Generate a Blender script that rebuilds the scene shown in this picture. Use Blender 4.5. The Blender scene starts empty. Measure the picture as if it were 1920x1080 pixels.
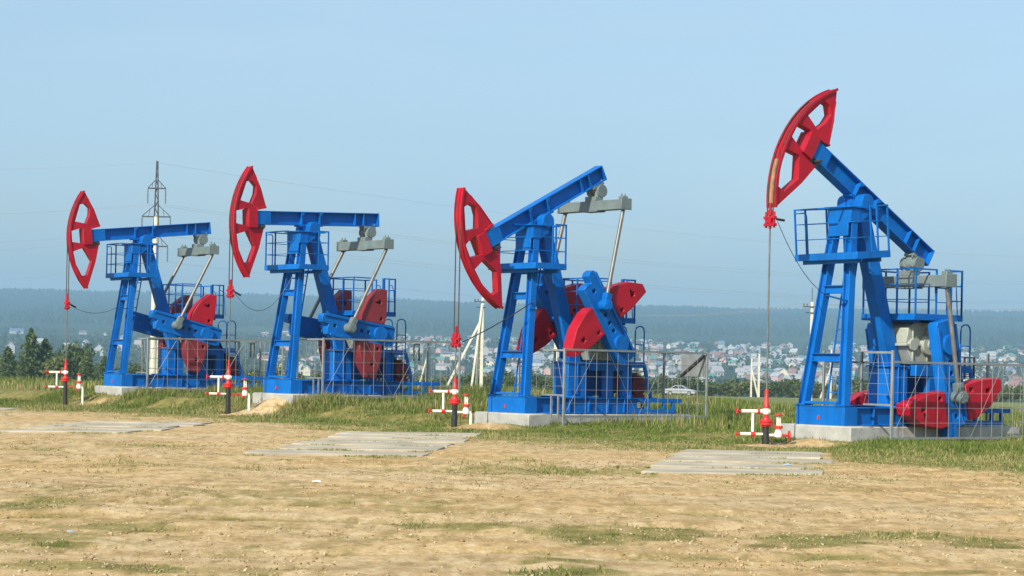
import bpy, bmesh, math, random
import numpy as np
from mathutils import Vector, Matrix, noise as mnoise
R = math.radians
C = bpy.context.scene.collection
SC = bpy.context.scene
random.seed(7); rng = np.random.default_rng(11)
V = Vector

# ------------------------------------------------------------------ camera
CAM_H = 1.62
FPX, HOR, ROLL = 3900.0, 690.0, R(1.15)      # focal length in photo pixels, horizon row, camera roll
cd = bpy.data.cameras.new('camera'); cam = bpy.data.objects.new('camera', cd); C.objects.link(cam)
cd.sensor_width = 36.0; cd.lens = FPX / 1920 * 36.0
cd.shift_x = 3.0 / 1920; cd.shift_y = (HOR - 540) / 1920
cd.clip_start = 0.5; cd.clip_end = 60000
cam.matrix_world = Matrix.Translation((0, 0, CAM_H)) @ Matrix.Rotation(R(90), 4, 'X') @ Matrix.Rotation(ROLL, 4, 'Z')
SC.camera = cam
SC.cycles.use_denoising = True
SC.cycles.max_bounces = 8; SC.cycles.volume_bounces = 1
SC.cycles.sample_clamp_indirect = 8

# ------------------------------------------------------------------ sky + sun
SUN = V((-0.42, -0.70, 0.57)).normalized()
w = bpy.data.worlds.new('World'); SC.world = w; w.use_nodes = True
nt = w.node_tree; bg = nt.nodes['Background']
sky = nt.nodes.new('ShaderNodeTexSky'); sky.sky_type = 'NISHITA'; sky.sun_disc = False
sky.sun_elevation = math.asin(SUN.z); sky.sun_rotation = math.atan2(SUN.x, SUN.y)
sky.altitude = 100; sky.air_density = 1.0; sky.dust_density = 2.2; sky.ozone_density = 1.8
wt = nt.nodes.new('ShaderNodeTexCoord'); wm_ = nt.nodes.new('ShaderNodeMapping'); wm_.inputs['Scale'].default_value = (3, 3, 16)
wn = nt.nodes.new('ShaderNodeTexNoise'); wn.inputs['Scale'].default_value = 2.2; wn.inputs['Detail'].default_value = 5; wn.inputs['Roughness'].default_value = .55
wr = nt.nodes.new('ShaderNodeMapRange'); wr.inputs['From Min'].default_value = .25; wr.inputs['From Max'].default_value = .70; wr.inputs['To Max'].default_value = .85
wx = nt.nodes.new('ShaderNodeMix'); wx.data_type = 'RGBA'; wx.inputs['B'].default_value = (3.2, 4.4, 5.45, 1)     # thin high cloud
nt.links.new(wt.outputs['Generated'], wm_.inputs[0]); nt.links.new(wm_.outputs[0], wn.inputs['Vector']); nt.links.new(wn.outputs['Fac'], wr.inputs['Value'])
nt.links.new(wr.outputs[0], wx.inputs['Factor']); nt.links.new(sky.outputs[0], wx.inputs['A']); nt.links.new(wx.outputs['Result'], bg.inputs[0]); bg.inputs[1].default_value = 0.122
sl = bpy.data.lights.new('sun', 'SUN'); sl.energy = 4.4; sl.angle = R(0.6); sl.color = (1.0, 0.91, 0.76)
so = bpy.data.objects.new('sun', sl); C.objects.link(so)
so.rotation_euler = SUN.to_track_quat('Z', 'Y').to_euler(); so.location = (-60, -60, 80)
SC.view_settings.view_transform = 'Standard'; SC.view_settings.look = 'None'
SC.view_settings.exposure = 0.5; SC.view_settings.gamma = 1.0

# ------------------------------------------------------------------ numbers of the place
# pump units: x, y, z of the near front corner of the skid, heading; tilt of beam, crank angle, weight offset, clamp height
PUMPS = [(-13.528, 72.421, 0.708, 34.2, 6.4, 167, -.12, 2.77),
         (-6.710, 63.672, 0.699, 39.1, 2.5, 172.5, -.12, 3.02),
         (0.402, 54.758, 0.434, 39.6, 27.2, 125, .55, 1.83),
         (7.576, 47.047, 0.460, 36.8, -30.4, -78.5, 1.02, 4.56)]
def pump_matrix(i):
    x, y, z, a = PUMPS[i][:4]
    return Matrix.Translation((x, y, z)) @ Matrix.Rotation(R(a), 4, 'Z')
def well_xy(i):
    p = pump_matrix(i) @ V((-1.72, .775, 0)); return p.x, p.y
WELLS = [well_xy(i) for i in range(4)]
# row line through the wells
W1, W4 = V(WELLS[0]), V(WELLS[3])
ROW = (W1 - W4); ROWL = ROW.length; ROW = ROW / ROWL
AX = V((ROW.y, -ROW.x))                      # rearward direction, across the row
if AX.y < 0: AX = -AX

def smooth(a, b, t):
    t = np.clip((t - a) / (b - a), 0, 1); return t * t * (3 - 2 * t)
def vnoise(x, y, seed=0):
    x = np.asarray(x, float); y = np.asarray(y, float)
    xi = np.floor(x).astype(np.int64); yi = np.floor(y).astype(np.int64); fx = x - xi; fy = y - yi
    def h(a, b):
        n = (a * 374761393 + b * 668265263 + seed * 974634777) & 0xffffffff
        n = ((n ^ (n >> 13)) * 1274126177) & 0xffffffff
        n = n ^ (n >> 16)
        return (n & 0xffff) / 65535.0
    u = fx * fx * (3 - 2 * fx); v = fy * fy * (3 - 2 * fy)
    return (h(xi, yi) * (1 - u) + h(xi + 1, yi) * u) * (1 - v) + (h(xi, yi + 1) * (1 - u) + h(xi + 1, yi + 1) * u) * v
def fbm(x, y, seed=0, oct=4):
    s = 0; a = .5; t = 0
    for o in range(oct):
        s = s + a * vnoise(np.asarray(x) * 2 ** o, np.asarray(y) * 2 ** o, seed + o); t += a; a *= .5
    return s / t
def qr(x, y):
    dx = np.asarray(x) - W4.x; dy = np.asarray(y) - W4.y
    return dx * AX.x + dy * AX.y, (dx * ROW.x + dy * ROW.y) / ROWL
MOUNDS = []
for i, (ox, oy, r_, h_) in enumerate([(0, 0, .1, 0), (1.1, .6, 1.0, .30), (.85, .25, .8, .16), (1.0, .45, .40, .08)]):
    MOUNDS.append((WELLS[i][0] + ox, WELLS[i][1] + oy, r_, h_))
FAR = ([0, 75, 120, 290, 340, 520, 900, 1200, 1500, 2600, 4000, 5500, 7000, 9500],
       [0, 0, -.35, -1.75, -2.4, -9, -17, -8, 0.4, 35, 92, 172, 168, 120])
PADS = [  # near-left, near-right, far-right, far-left corners of the old slab tracks, rows
    ((-18.4, 58.5), (-15.4, 58.8), (-15.6, 67.5), (-18.6, 67.2), 4),
    ((-11.6, 45.8), (-8.4, 46.2), (-7.75, 55.3), (-10.7, 55.0), 5),
    ((-4.75, 37.2), (-1.6, 37.5), (-.75, 50.4), (-3.85, 50.0), 6),
    ((1.95, 33.0), (5.0, 33.2), (6.65, 43.2), (3.65, 42.9), 5)]
def in_pad(x, y, grow=0.0):
    m = np.zeros(np.shape(x), bool)
    for a, b, c, d, _ in PADS:
        t = (y - a[1]) / (d[1] - a[1]); xl = a[0] + (d[0] - a[0]) * t; xr = b[0] + (c[0] - b[0]) * t
        m |= (t > -grow / 9) & (t < 1 + grow / 9) & (x > xl - grow) & (x < xr + grow)
    return m
RUTS = [(21.5, .055, .010, -2.0), (23.3, .055, .010, -2.0), (27.5, -.05, .006, 3.0), (29.4, -.05, .006, 3.0), (18.2, .12, .004, 0), (33.8, .02, .003, -3), (35.7, .02, .003, -3)]
def rut(x, y):                                # old wheel tracks in the dirt
    r = np.zeros(np.shape(x))
    for c, m, k, x0 in RUTS:
        yy = c + m * (x - x0) + k * (x - x0) ** 2 + (fbm(x * .35, x * 0 + c, 17) - .5) * .9
        r = np.maximum(r, np.exp(-((y - yy) / .24) ** 2) * smooth(.36, .58, fbm(x * .22, x * 0 + c * 3, 19)))
    return r
def hgt(x, y):
    x = np.asarray(x, float); y = np.asarray(y, float)
    q, r = qr(x, y)
    b = np.interp(r, [-.6, 0, .33, .6, 1, 1.6], [.12, .12, .14, .42, .44, .40])
    z = b * smooth(.2, 1.7, q) + .15 * smooth(2.5, 7, q) * smooth(.15, .5, r)
    z = z * (1 - smooth(13, 30, q))
    z = z + np.interp(y, *FAR)
    rough = np.where(in_pad(x, y, .35), .55, 1.0) * (1 - smooth(150, 300, y))
    z = z + (fbm(x * .9, y * .9, 3) - .5) * .09 * rough + (fbm(x * 2.6, y * 2.6, 13) - .5) * .045 * rough * (1 - smooth(50, 80, y))
    z = z + (fbm(x * .12, y * .12, 9) - .5) * .16 * smooth(-1, -8, q) * (1 - smooth(150, 300, y))
    z = z + (fbm(x * .0016, y * .0016, 21) - .5) * 26 * smooth(2600, 5200, y)
    z = z - rut(x, y) * .045
    for mx, my, mr, mh in MOUNDS:
        z = z + mh * np.exp(-((x - mx) ** 2 + (y - my) ** 2) / (mr * mr))
    return z
def H(x, y): return float(hgt(x, y))
def derot(px, py):
    c, s = math.cos(-ROLL), math.sin(-ROLL); x, y = px - 960, py - 540
    return 960 + c * x - s * y, 540 + s * x + c * y
def atx(px, py, dist):                        # across-position of something seen at px, py and known to stand dist metres off
    return (derot(px, py)[0] - 957 - 3) * dist / FPX
def gp(px, py):                               # point of the near flat ground under a photo pixel
    u, v = derot(px, py); d = CAM_H * FPX / (v - HOR)
    return (u - 960) * d / FPX, d

# ------------------------------------------------------------------ mesh helpers
class MB:
    def __init__(s): s.v = []; s.f = []
    def add(s, vs, fs):
        n = len(s.v); s.v += [tuple(v) for v in vs]; s.f += [tuple(n + i for i in f) for f in fs]; return s
    def box(s, x0, x1, y0, y1, z0, z1, m=None):
        vs = [V((x, y, z)) for z in (z0, z1) for y in (y0, y1) for x in (x0, x1)]
        if m: vs = [m @ v for v in vs]
        return s.add(vs, [(0, 2, 3, 1), (4, 5, 7, 6), (0, 1, 5, 4), (2, 6, 7, 3), (0, 4, 6, 2), (1, 3, 7, 5)])
    def sweep(s, prof, p0, p1, up=(0, 0, 1), prof1=None):
        p0, p1 = V(p0), V(p1); d = (p1 - p0).normalized(); up = V(up)
        if abs(d.dot(up)) > .98: up = V((1, 0, 0))
        a = d.cross(up).normalized(); b = a.cross(d).normalized(); n = len(prof)
        vs = [p0 + a * u + b * v for u, v in prof] + [p1 + a * u + b * v for u, v in (prof1 or prof)]
        fs = [(i, (i + 1) % n, n + (i + 1) % n, n + i) for i in range(n)] + [tuple(range(n - 1, -1, -1)), tuple(range(n, 2 * n))]
        return s.add(vs, fs)
    def bar(s, p0, p1, w_, h_=None, up=(0, 0, 1)):
        h_ = h_ or w_; w_ /= 2; h_ /= 2
        return s.sweep([(-w_, -h_), (w_, -h_), (w_, h_), (-w_, h_)], p0, p1, up)
    def ibeam(s, p0, p1, w_, h_, t, up=(0, 0, 1)):
        w_ /= 2; h_ /= 2; t2 = t / 2
        return s.sweep([(-w_, -h_), (w_, -h_), (w_, -h_ + t), (t2, -h_ + t), (t2, h_ - t), (w_, h_ - t), (w_, h_), (-w_, h_), (-w_, h_ - t), (-t2, h_ - t), (-t2, -h_ + t), (-w_, -h_ + t)], p0, p1, up)
    def tube(s, p0, p1, r0, r1=None, n=10):
        r1 = r0 if r1 is None else r1
        c = [(math.cos(2 * math.pi * k / n), math.sin(2 * math.pi * k / n)) for k in range(n)]
        return s.sweep([(r0 * a, r0 * b) for a, b in c], p0, p1, (0, 0, 1), [(r1 * a, r1 * b) for a, b in c])
    def path(s, pts, r, n=6):
        pts = [V(p) for p in pts]; rings = []; vs = []; fs = []
        for i, p in enumerate(pts):
            d = (pts[min(i + 1, len(pts) - 1)] - pts[max(i - 1, 0)]).normalized()
            up = V((0, 0, 1)) if abs(d.z) < .9 else V((1, 0, 0))
            a = d.cross(up).normalized(); b = a.cross(d)
            vs += [p + a * r * math.cos(2 * math.pi * k / n) + b * r * math.sin(2 * math.pi * k / n) for k in range(n)]
        for i in range(len(pts) - 1):
            for k in range(n):
                k2 = (k + 1) % n; fs.append((i * n + k, i * n + k2, (i + 1) * n + k2, (i + 1) * n + k))
        fs += [tuple(range(n - 1, -1, -1)), tuple((len(pts) - 1) * n + k for k in range(n))]
        return s.add(vs, fs)
    def prism(s, prof, y0, y1):               # profile in x,z pushed along y
        n = len(prof)
        vs = [(a, y0, b) for a, b in prof] + [(a, y1, b) for a, b in prof]
        return s.add(vs, [(i, (i + 1) % n, n + (i + 1) % n, n + i) for i in range(n)] + [tuple(range(n)), tuple(range(2 * n - 1, n - 1, -1))])
    def lathe(s, prof, c=(0, 0, 0), n=14):    # prof of (r, z) about z
        vs = []; fs = []; m = len(prof)
        for r_, z in prof:
            vs += [(c[0] + r_ * math.cos(2 * math.pi * k / n), c[1] + r_ * math.sin(2 * math.pi * k / n), c[2] + z) for k in range(n)]
        for i in range(m - 1):
            for k in range(n):
                k2 = (k + 1) % n; fs.append((i * n + k, i * n + k2, (i + 1) * n + k2, (i + 1) * n + k))
        fs += [tuple(range(n - 1, -1, -1)), tuple((m - 1) * n + k for k in range(n))]
        return s.add(vs, fs)
    def torus(s, c, axis, r, t, n=16, m=6):
        axis = V(axis).normalized(); u = axis.orthogonal().normalized(); v = axis.cross(u); c = V(c); vs = []; fs = []
        for i in range(n):
            a = 2 * math.pi * i / n; d = u * math.cos(a) + v * math.sin(a)
            for k in range(m):
                b = 2 * math.pi * k / m; vs.append(c + d * (r + t * math.cos(b)) + axis * t * math.sin(b))
        for i in range(n):
            for k in range(m):
                fs.append((i * m + k, ((i + 1) % n) * m + k, ((i + 1) % n) * m + (k + 1) % m, i * m + (k + 1) % m))
        return s.add(vs, fs)
    def mesh(s, name, mat, bevel=0, fix=True):
        me = bpy.data.meshes.new(name); me.from_pydata(s.v, [], s.f)
        finish(me, mat, fix); me['bev'] = bevel
        return me
def finish(me, mat, fix=True):
    if fix:
        bm = bmesh.new(); bm.from_mesh(me); bmesh.ops.recalc_face_normals(bm, faces=bm.faces); bm.to_mesh(me); bm.free()
    me.shade_smooth(); me.set_sharp_from_angle(angle=R(38))
    if mat: me.materials.append(mat)
def holed(name, outer, holes, y0, y1, mat, bevel=0):   # a thick plate in x,z with real openings
    cu = bpy.data.curves.new(name, 'CURVE'); cu.dimensions = '2D'; cu.fill_mode = 'BOTH'; cu.extrude = (y1 - y0) / 2
    for poly in [outer] + holes:
        sp = cu.splines.new('POLY'); sp.points.add(len(poly) - 1); sp.use_cyclic_u = True
        for p, (a, b) in zip(sp.points, poly): p.co = (a, b, 0, 1)
    o = bpy.data.objects.new(name, cu); me = bpy.data.meshes.new_from_object(o)
    me.name = name; ym = (y0 + y1) / 2
    for v in me.vertices: v.co = (v.co.x, ym + v.co.z, v.co.y)
    bpy.data.objects.remove(o); bpy.data.curves.remove(cu)
    bm = bmesh.new(); bm.from_mesh(me); bmesh.ops.remove_doubles(bm, verts=bm.verts, dist=1e-4)
    bmesh.ops.recalc_face_normals(bm, faces=bm.faces); bm.to_mesh(me); bm.free()
    me.materials.clear(); finish(me, mat, False); me['bev'] = bevel
    return me
def ob(name, me, parent=None, m=None, label=None):
    o = bpy.data.objects.new(name, me); C.objects.link(o)
    if parent: o.parent = parent
    if m is not None: o.matrix_local = m if isinstance(m, Matrix) else Matrix.Translation(m)
    if me and me.get('bev', 0):
        b = o.modifiers.new('edge', 'BEVEL'); b.width = me['bev']; b.segments = 1; b.limit_method = 'ANGLE'; b.angle_limit = R(40)
    if label: o['label'] = label
    return o
def tag(o, label, cat, group=None):
    o['label'] = label; o['category'] = cat
    if group: o['group'] = group
    return o
def thing(name, m, label, cat, group=None):
    o = bpy.data.objects.new(name, None); C.objects.link(o); o.empty_display_size = .3
    o.matrix_world = m if isinstance(m, Matrix) else Matrix.Translation(m)
    return tag(o, label, cat, group)
def recol(me, m):
    me = me.copy(); me.materials.clear(); me.materials.append(m); return me
CACHE = {}
def cached(key, fn):
    if key not in CACHE: CACHE[key] = fn()
    return CACHE[key]

# ------------------------------------------------------------------ materials
def mat(name, col, rough=.5, metal=0.0, var=.12, scale=3.0, dirt=None, dirt_amt=.0, bump=0.0, spec=.5, fine=0.0, wear=None):
    m = bpy.data.materials.new(name); m.use_nodes = True; t = m.node_tree; n = t.nodes; l = t.links
    b = n['Principled BSDF']; b.inputs['Roughness'].default_value = rough; b.inputs['Metallic'].default_value = metal
    b.inputs['Specular IOR Level'].default_value = spec
    tc = n.new('ShaderNodeTexCoord'); oi = n.new('ShaderNodeObjectInfo')
    off = n.new('ShaderNodeVectorMath'); off.operation = 'ADD'
    sc = n.new('ShaderNodeVectorMath'); sc.operation = 'SCALE'; sc.inputs['Scale'].default_value = 37
    cmb = n.new('ShaderNodeCombineXYZ'); l.new(oi.outputs['Random'], cmb.inputs[0]); l.new(oi.outputs['Random'], cmb.inputs[2])
    l.new(cmb.outputs[0], sc.inputs[0]); l.new(tc.outputs['Object'], off.inputs[0]); l.new(sc.outputs[0], off.inputs[1])
    no = n.new('ShaderNodeTexNoise'); no.inputs['Scale'].default_value = scale; no.inputs['Detail'].default_value = 6
    l.new(off.outputs[0], no.inputs['Vector'])
    cr = n.new('ShaderNodeValToRGB')
    cr.color_ramp.elements[0].position = .3; cr.color_ramp.elements[1].position = .72
    cr.color_ramp.elements[0].color = (*[c * (1 - var) for c in col], 1); cr.color_ramp.elements[1].color = (*[min(1, c * (1 + var)) for c in col], 1)
    l.new(no.outputs['Fac'], cr.inputs[0]); out = cr.outputs[0]
    if dirt:
        n2 = n.new('ShaderNodeTexNoise'); n2.inputs['Scale'].default_value = scale * 2.3; n2.inputs['Detail'].default_value = 8; n2.inputs['Roughness'].default_value = .7
        l.new(off.outputs[0], n2.inputs['Vector'])
        mr = n.new('ShaderNodeMapRange'); mr.inputs['From Min'].default_value = .52; mr.inputs['From Max'].default_value = .72; mr.inputs['To Max'].default_value = dirt_amt
        l.new(n2.outputs['Fac'], mr.inputs['Value'])
        mx = n.new('ShaderNodeMix'); mx.data_type = 'RGBA'; l.new(mr.outputs[0], mx.inputs['Factor']); l.new(out, mx.inputs['A']); mx.inputs['B'].default_value = (*dirt, 1)
        out = mx.outputs['Result']
    if wear:
        mp = n.new('ShaderNodeMapping'); mp.inputs['Scale'].default_value = (5, 5, .6); l.new(off.outputs[0], mp.inputs[0])
        n4 = n.new('ShaderNodeTexNoise'); n4.inputs['Scale'].default_value = 1.6; n4.inputs['Detail'].default_value = 7; l.new(mp.outputs[0], n4.inputs['Vector'])
        n5 = n.new('ShaderNodeTexNoise'); n5.inputs['Scale'].default_value = 9; n5.inputs['Detail'].default_value = 6; n5.inputs['Roughness'].default_value = .75; l.new(off.outputs[0], n5.inputs['Vector'])
        for src, lo_, hi_, amt, c_ in ((n4, .50, .72, .55, wear[0]), (n5, .66, .72, .75, wear[1])):
            q_ = n.new('ShaderNodeMapRange'); q_.inputs['From Min'].default_value = lo_; q_.inputs['From Max'].default_value = hi_; q_.inputs['To Max'].default_value = amt; l.new(src.outputs['Fac'], q_.inputs['Value'])
            x_ = n.new('ShaderNodeMix'); x_.data_type = 'RGBA'; l.new(q_.outputs[0], x_.inputs['Factor']); l.new(out, x_.inputs['A']); x_.inputs['B'].default_value = (*c_, 1); out = x_.outputs['Result']
    l.new(out, b.inputs['Base Color'])
    rr = n.new('ShaderNodeMapRange'); rr.inputs['To Min'].default_value = max(.05, rough - .12); rr.inputs['To Max'].default_value = min(1, rough + .15)
    l.new(no.outputs['Fac'], rr.inputs['Value']); l.new(rr.outputs[0], b.inputs['Roughness'])
    if bump:
        bp = n.new('ShaderNodeBump'); bp.inputs['Strength'].default_value = bump; bp.inputs['Distance'].default_value = .02
        n3 = n.new('ShaderNodeTexNoise'); n3.inputs['Scale'].default_value = fine or scale * 6; n3.inputs['Detail'].default_value = 4
        l.new(off.outputs[0], n3.inputs['Vector']); l.new(n3.outputs['Fac'], bp.inputs['Height']); l.new(bp.outputs[0], b.inputs['Normal'])
    return m
BLUE = mat('blue_paint', (.0, .122, .46), .45, var=.16, scale=1.6, dirt=(.006, .075, .26), dirt_amt=.55, bump=.12, fine=30, spec=.22, wear=((.004, .075, .28), (.05, .05, .07)))
RED = mat('red_paint', (.37, .005, .020), .45, var=.15, scale=1.8, dirt=(.26, .015, .02), dirt_amt=.5, bump=.12, fine=30, spec=.25, wear=((.20, .012, .018), (.14, .04, .025)))
DRED = mat('dark_red_paint', (.185, .015, .022), .55, var=.15, scale=1.8, dirt=(.2, .04, .035), dirt_amt=.4)  # darker red for sheave, motor and some of the counterweights
GREY = mat('grey_machine_paint', (.135, .180, .185), .5, var=.15, scale=3, dirt=(.10, .10, .085), dirt_amt=.5, bump=.2)
GEARG = mat('gearbox_paint', (.33, .37, .32), .42, var=.15, scale=3, dirt=(.10, .10, .07), dirt_amt=.5, bump=.2)
STEEL = mat('steel_rod', (.17, .175, .165), .4, .3, var=.25, scale=4, dirt=(.13, .075, .045), dirt_amt=.8)
RUST = mat('rusty_rail', (.42, .20, .11), .55, .2, var=.3, scale=4, dirt=(.5, .35, .22), dirt_amt=.7)
FENCE = mat('galvanised', (.24, .265, .27), .5, .3, var=.15, scale=4)
WIRE = mat('mesh_wire', (.25, .275, .28), .5, .3, var=.1, scale=4)
BLACK = mat('black_pipe', (.018, .018, .020), .4, var=.3, scale=5, dirt=(.06, .05, .04), dirt_amt=.6)
WHITE = mat('white_paint', (.78, .75, .66), .45, var=.08, scale=6, dirt=(.45, .36, .24), dirt_amt=.5)
VRED = mat('valve_red', (.55, .020, .018), .42, var=.15, scale=6, dirt=(.25, .03, .02), dirt_amt=.4)
CONC = mat('concrete', (.35, .36, .345), .85, var=.18, scale=2.5, dirt=(.25, .24, .21), dirt_amt=.6, bump=.5, spec=.2)
SLABC = mat('old_slab', (.395, .355, .275), .9, var=.3, scale=.9, dirt=(.36, .265, .14), dirt_amt=.95, bump=.5, spec=.2)
POLEC = mat('pole_concrete', (.56, .54, .46), .8, var=.12, scale=1.2, dirt=(.35, .32, .25), dirt_amt=.5, spec=.2)
DARKM = mat('dark_steel', (.05, .055, .06), .5, .4, var=.2, scale=3)
GUARD = mat('guard_paint', (.008, .025, .07), .5, var=.3, scale=2)
ROPE = mat('wire_rope', (.07, .055, .045), .6, .3, var=.3, scale=20)
WIREM = mat('line_wire', (.30, .32, .34), .6, .0)
INSUL = mat('insulator', (.10, .11, .10), .3, var=.1)

# ------------------------------------------------------------------ ground
PATCH = []                                    # weeds on the dirt: centre, radii, strength
for px, py, rx, ry, s_ in [(60, 950, .9, 1.2, .55), (115, 1019, .35, .35, .95), (230, 990, .8, .8, .45), (245, 1065, 1.6, .5, .5), (835, 988, .8, .7, .5),
        (1190, 1010, .5, .5, .5), (970, 1035, .7, .4, .55), (1060, 1075, .6, .4, .7), (1120, 1005, .9, 1.0, .6), (1250, 1000, .9, .9, .6),
        (1520, 1010, 1.1, 1.2, .6), (1560, 1040, .6, .4, .6), (1700, 1010, 1.2, 1.0, .55), (1850, 1018, .5, .5, .55), (1720, 1072, .9, .35, .4),
        (1080, 1052, .6, .4, .55), (450, 935, 1.2, 1.4, .25), (640, 945, 1.2, 1.2, .3), (760, 960, .8, .8, .4), (1300, 1040, .8, .5, .35),
        (40, 1010, 1.0, .8, .4), (1010, 880, 3.0, 2.0, .35), (1230, 880, 2.0, 1.5, .4), (320, 870, 3.0, 2.0, .2), (1560, 915, 3, 1, .15)]:
    x, y = gp(px, py); PATCH.append((x, y, rx, ry, s_))
def grassiness(x, y):
    x = np.asarray(x, float); y = np.asarray(y, float)
    q, r = qr(x, y)
    n1 = fbm(x * .35, y * .35, 31); n2 = fbm(x * 1.3, y * 1.3, 41); n3 = fbm(x * 4.2, y * 2.6, 47)
    edge = np.interp(r, [-.5, -.1, .1, .33, .55, .75, 1, 1.5], [-4.4, -4.0, -4.6, -4.0, -2.4, -3.2, -5.5, -7]) + (n1 - .5) * 5 + (n2 - .5) * 1.6
    g = smooth(-2.4, 1.2, q - edge)
    g = g * np.clip(.55 + .9 * (n2 - .35) + .35 * smooth(-1.5, .8, q), 0, 1)
    for i, (wx, wy) in enumerate(WELLS):      # bare trodden soil round the wells
        d = np.hypot((x - wx - .5) / 1.5, (y - wy + .3) / 1.3); g = g * smooth(.35, 1.15, d + (n2 - .5) * .7)
    for mx, my, mr, mh in MOUNDS[1:]:
        d = np.hypot(x - mx, y - my) / mr; g = g * smooth(.5, 1.1, d + (n2 - .5) * .5)
    for px, py, rx, ry, s_ in PATCH:
        d = np.hypot((x - px) / rx, (y - py) / ry); g = np.maximum(g, np.clip(s_ * 1.1, 0, 1) * smooth(1.0, .35, d + (n2 - .5) * .9 + (n3 - .5) * 1.3))
    g = np.maximum(g, .35 * smooth(.60, .74, n2 * .55 + n1 * .45) * (1 - smooth(0, 1, q)))
    g = np.maximum(g, .42 * rut(x, y) * smooth(.42, .62, n1 * .5 + n2 * .5))
    g = np.where(in_pad(x, y), g * .12, g)
    return np.clip(g, 0, 1)
def axis_lines(segs):
    out = []
    for a, b, s0, s1 in segs:
        t = a
        while t < b:
            out.append(t); t += s0 + (s1 - s0) * (t - a) / (b - a)
    out.append(segs[-1][1]); return np.array(out)
def grid_mesh(name, xs, ys, mat_, attr=True):
    X, Y = np.meshgrid(xs, ys); Z = hgt(X, Y); nx, ny = len(xs), len(ys)
    me = bpy.data.meshes.new(name); me.vertices.add(nx * ny)
    me.vertices.foreach_set('co', np.stack([X, Y, Z], -1).astype(np.float32).ravel())
    i = (np.arange(ny - 1)[:, None] * nx + np.arange(nx - 1)[None]).ravel()
    q = np.stack([i, i + 1, i + nx + 1, i + nx], -1).astype(np.int32)
    me.loops.add(q.size); me.loops.foreach_set('vertex_index', q.ravel()); me.polygons.add(len(q))
    me.polygons.foreach_set('loop_start', np.arange(0, q.size, 4, dtype=np.int32))
    me.update(); me.validate(); me.shade_smooth(); me.materials.append(mat_)
    if attr:
        a = me.attributes.new('grass', 'FLOAT', 'POINT'); g = grassiness(X, Y)
        a.data.foreach_set('value', g.astype(np.float32).ravel())
    return me
def ground_mat():
    m = bpy.data.materials.new('earth'); m.use_nodes = True; t = m.node_tree; n = t.nodes; l = t.links; b = n['Principled BSDF']
    b.inputs['Roughness'].default_value = .95; b.inputs['Specular IOR Level'].default_value = .12
    geo = n.new('ShaderNodeNewGeometry')
    def noise(scale, detail=6, rough=.6, sx=1, sy=1):
        mp = n.new('ShaderNodeMapping'); mp.inputs['Scale'].default_value = (sx, sy, 1); l.new(geo.outputs['Position'], mp.inputs[0])
        q = n.new('ShaderNodeTexNoise'); q.inputs['Scale'].default_value = scale; q.inputs['Detail'].default_value = detail; q.inputs['Roughness'].default_value = rough
        l.new(mp.outputs[0], q.inputs['Vector']); return q.outputs['Fac']
    def ramp(fac, stops):
        r_ = n.new('ShaderNodeValToRGB'); e = r_.color_ramp.elements
        while len(e) < len(stops): e.new(.5)
        for k, (p, c) in enumerate(stops): e[k].position = p; e[k].color = (*c, 1)
        l.new(fac, r_.inputs[0]); return r_.outputs[0]
    def mix(f, a, b_, mode='MIX'):
        x = n.new('ShaderNodeMix'); x.data_type = 'RGBA'; x.blend_type = mode
        if isinstance(f, float): x.inputs['Factor'].default_value = f
        else: l.new(f, x.inputs['Factor'])
        for s, v in (('A', a), ('B', b_)):
            if isinstance(v, tuple): x.inputs[s].default_value = (*v, 1)
            else: l.new(v, x.inputs[s])
        return x.outputs['Result']
    def mr(v, a, b_, c=0., d=1.):
        x = n.new('ShaderNodeMapRange'); l.new(v, x.inputs['Value'])
        for s, k in zip(('From Min', 'From Max', 'To Min', 'To Max'), (a, b_, c, d)): x.inputs[s].default_value = k
        return x.outputs[0]
    big = noise(.22, 5, .6); mid = noise(1.6, 7, .65); fine = noise(14, 6, .75); streak = noise(.9, 6, .65, .35, 1.6); clod = noise(2.4, 7, .75, 1.9, .75)
    dirt = ramp(streak, [(.30, (.36, .225, .085)), (.50, (.51, .345, .15)), (.70, (.61, .45, .23))])
    dirt = mix(mr(big, .38, .66), dirt, mix(.6, dirt, (.56, .45, .285)))
    dirt = mix(mr(mid, .46, .68, 0, .8), dirt, (.30, .195, .085))
    dirt = mix(mr(clod, .50, .66, 0, .75), dirt, (.27, .175, .08)); dirt = mix(mr(clod, .47, .34, 0, .6), dirt, (.66, .54, .35))
    dirt = mix(mr(fine, .56, .72, 0, .8), dirt, (.68, .58, .42))
    dirt = mix(mr(fine, .45, .30, 0, .75), dirt, (.19, .125, .055))
    gr = ramp(noise(2.2, 6, .7), [(.3, (.085, .095, .025)), (.5, (.18, .165, .05)), (.7, (.32, .25, .10))])
    at = n.new('ShaderNodeAttribute'); at.attribute_name = 'grass'
    gm = n.new('ShaderNodeMath'); gm.operation = 'ADD'; l.new(at.outputs['Fac'], gm.inputs[0]); l.new(mr(clod, .3, .7, -.32, .32), gm.inputs[1])
    olive = ramp(noise(1.1, 6, .7), [(.35, (.20, .155, .05)), (.6, (.34, .27, .11))])
    col = mix(mr(gm.outputs[0], .05, .42), dirt, olive); col = mix(mr(gm.outputs[0], .35, .80), col, gr)
    sep = n.new('ShaderNodeSeparateXYZ'); l.new(geo.outputs['Position'], sep.inputs[0])
    fieldc = ramp(noise(.05, 6, .65, .4, 1), [(.3, (.10, .14, .04)), (.55, (.19, .20, .07)), (.75, (.30, .27, .12))])
    col = mix(mr(sep.outputs['Y'], 75, 105), col, fieldc)
    l.new(col, b.inputs['Base Color'])
    bp = n.new('ShaderNodeBump'); bp.inputs['Strength'].default_value = .9; bp.inputs['Distance'].default_value = .06
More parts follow.
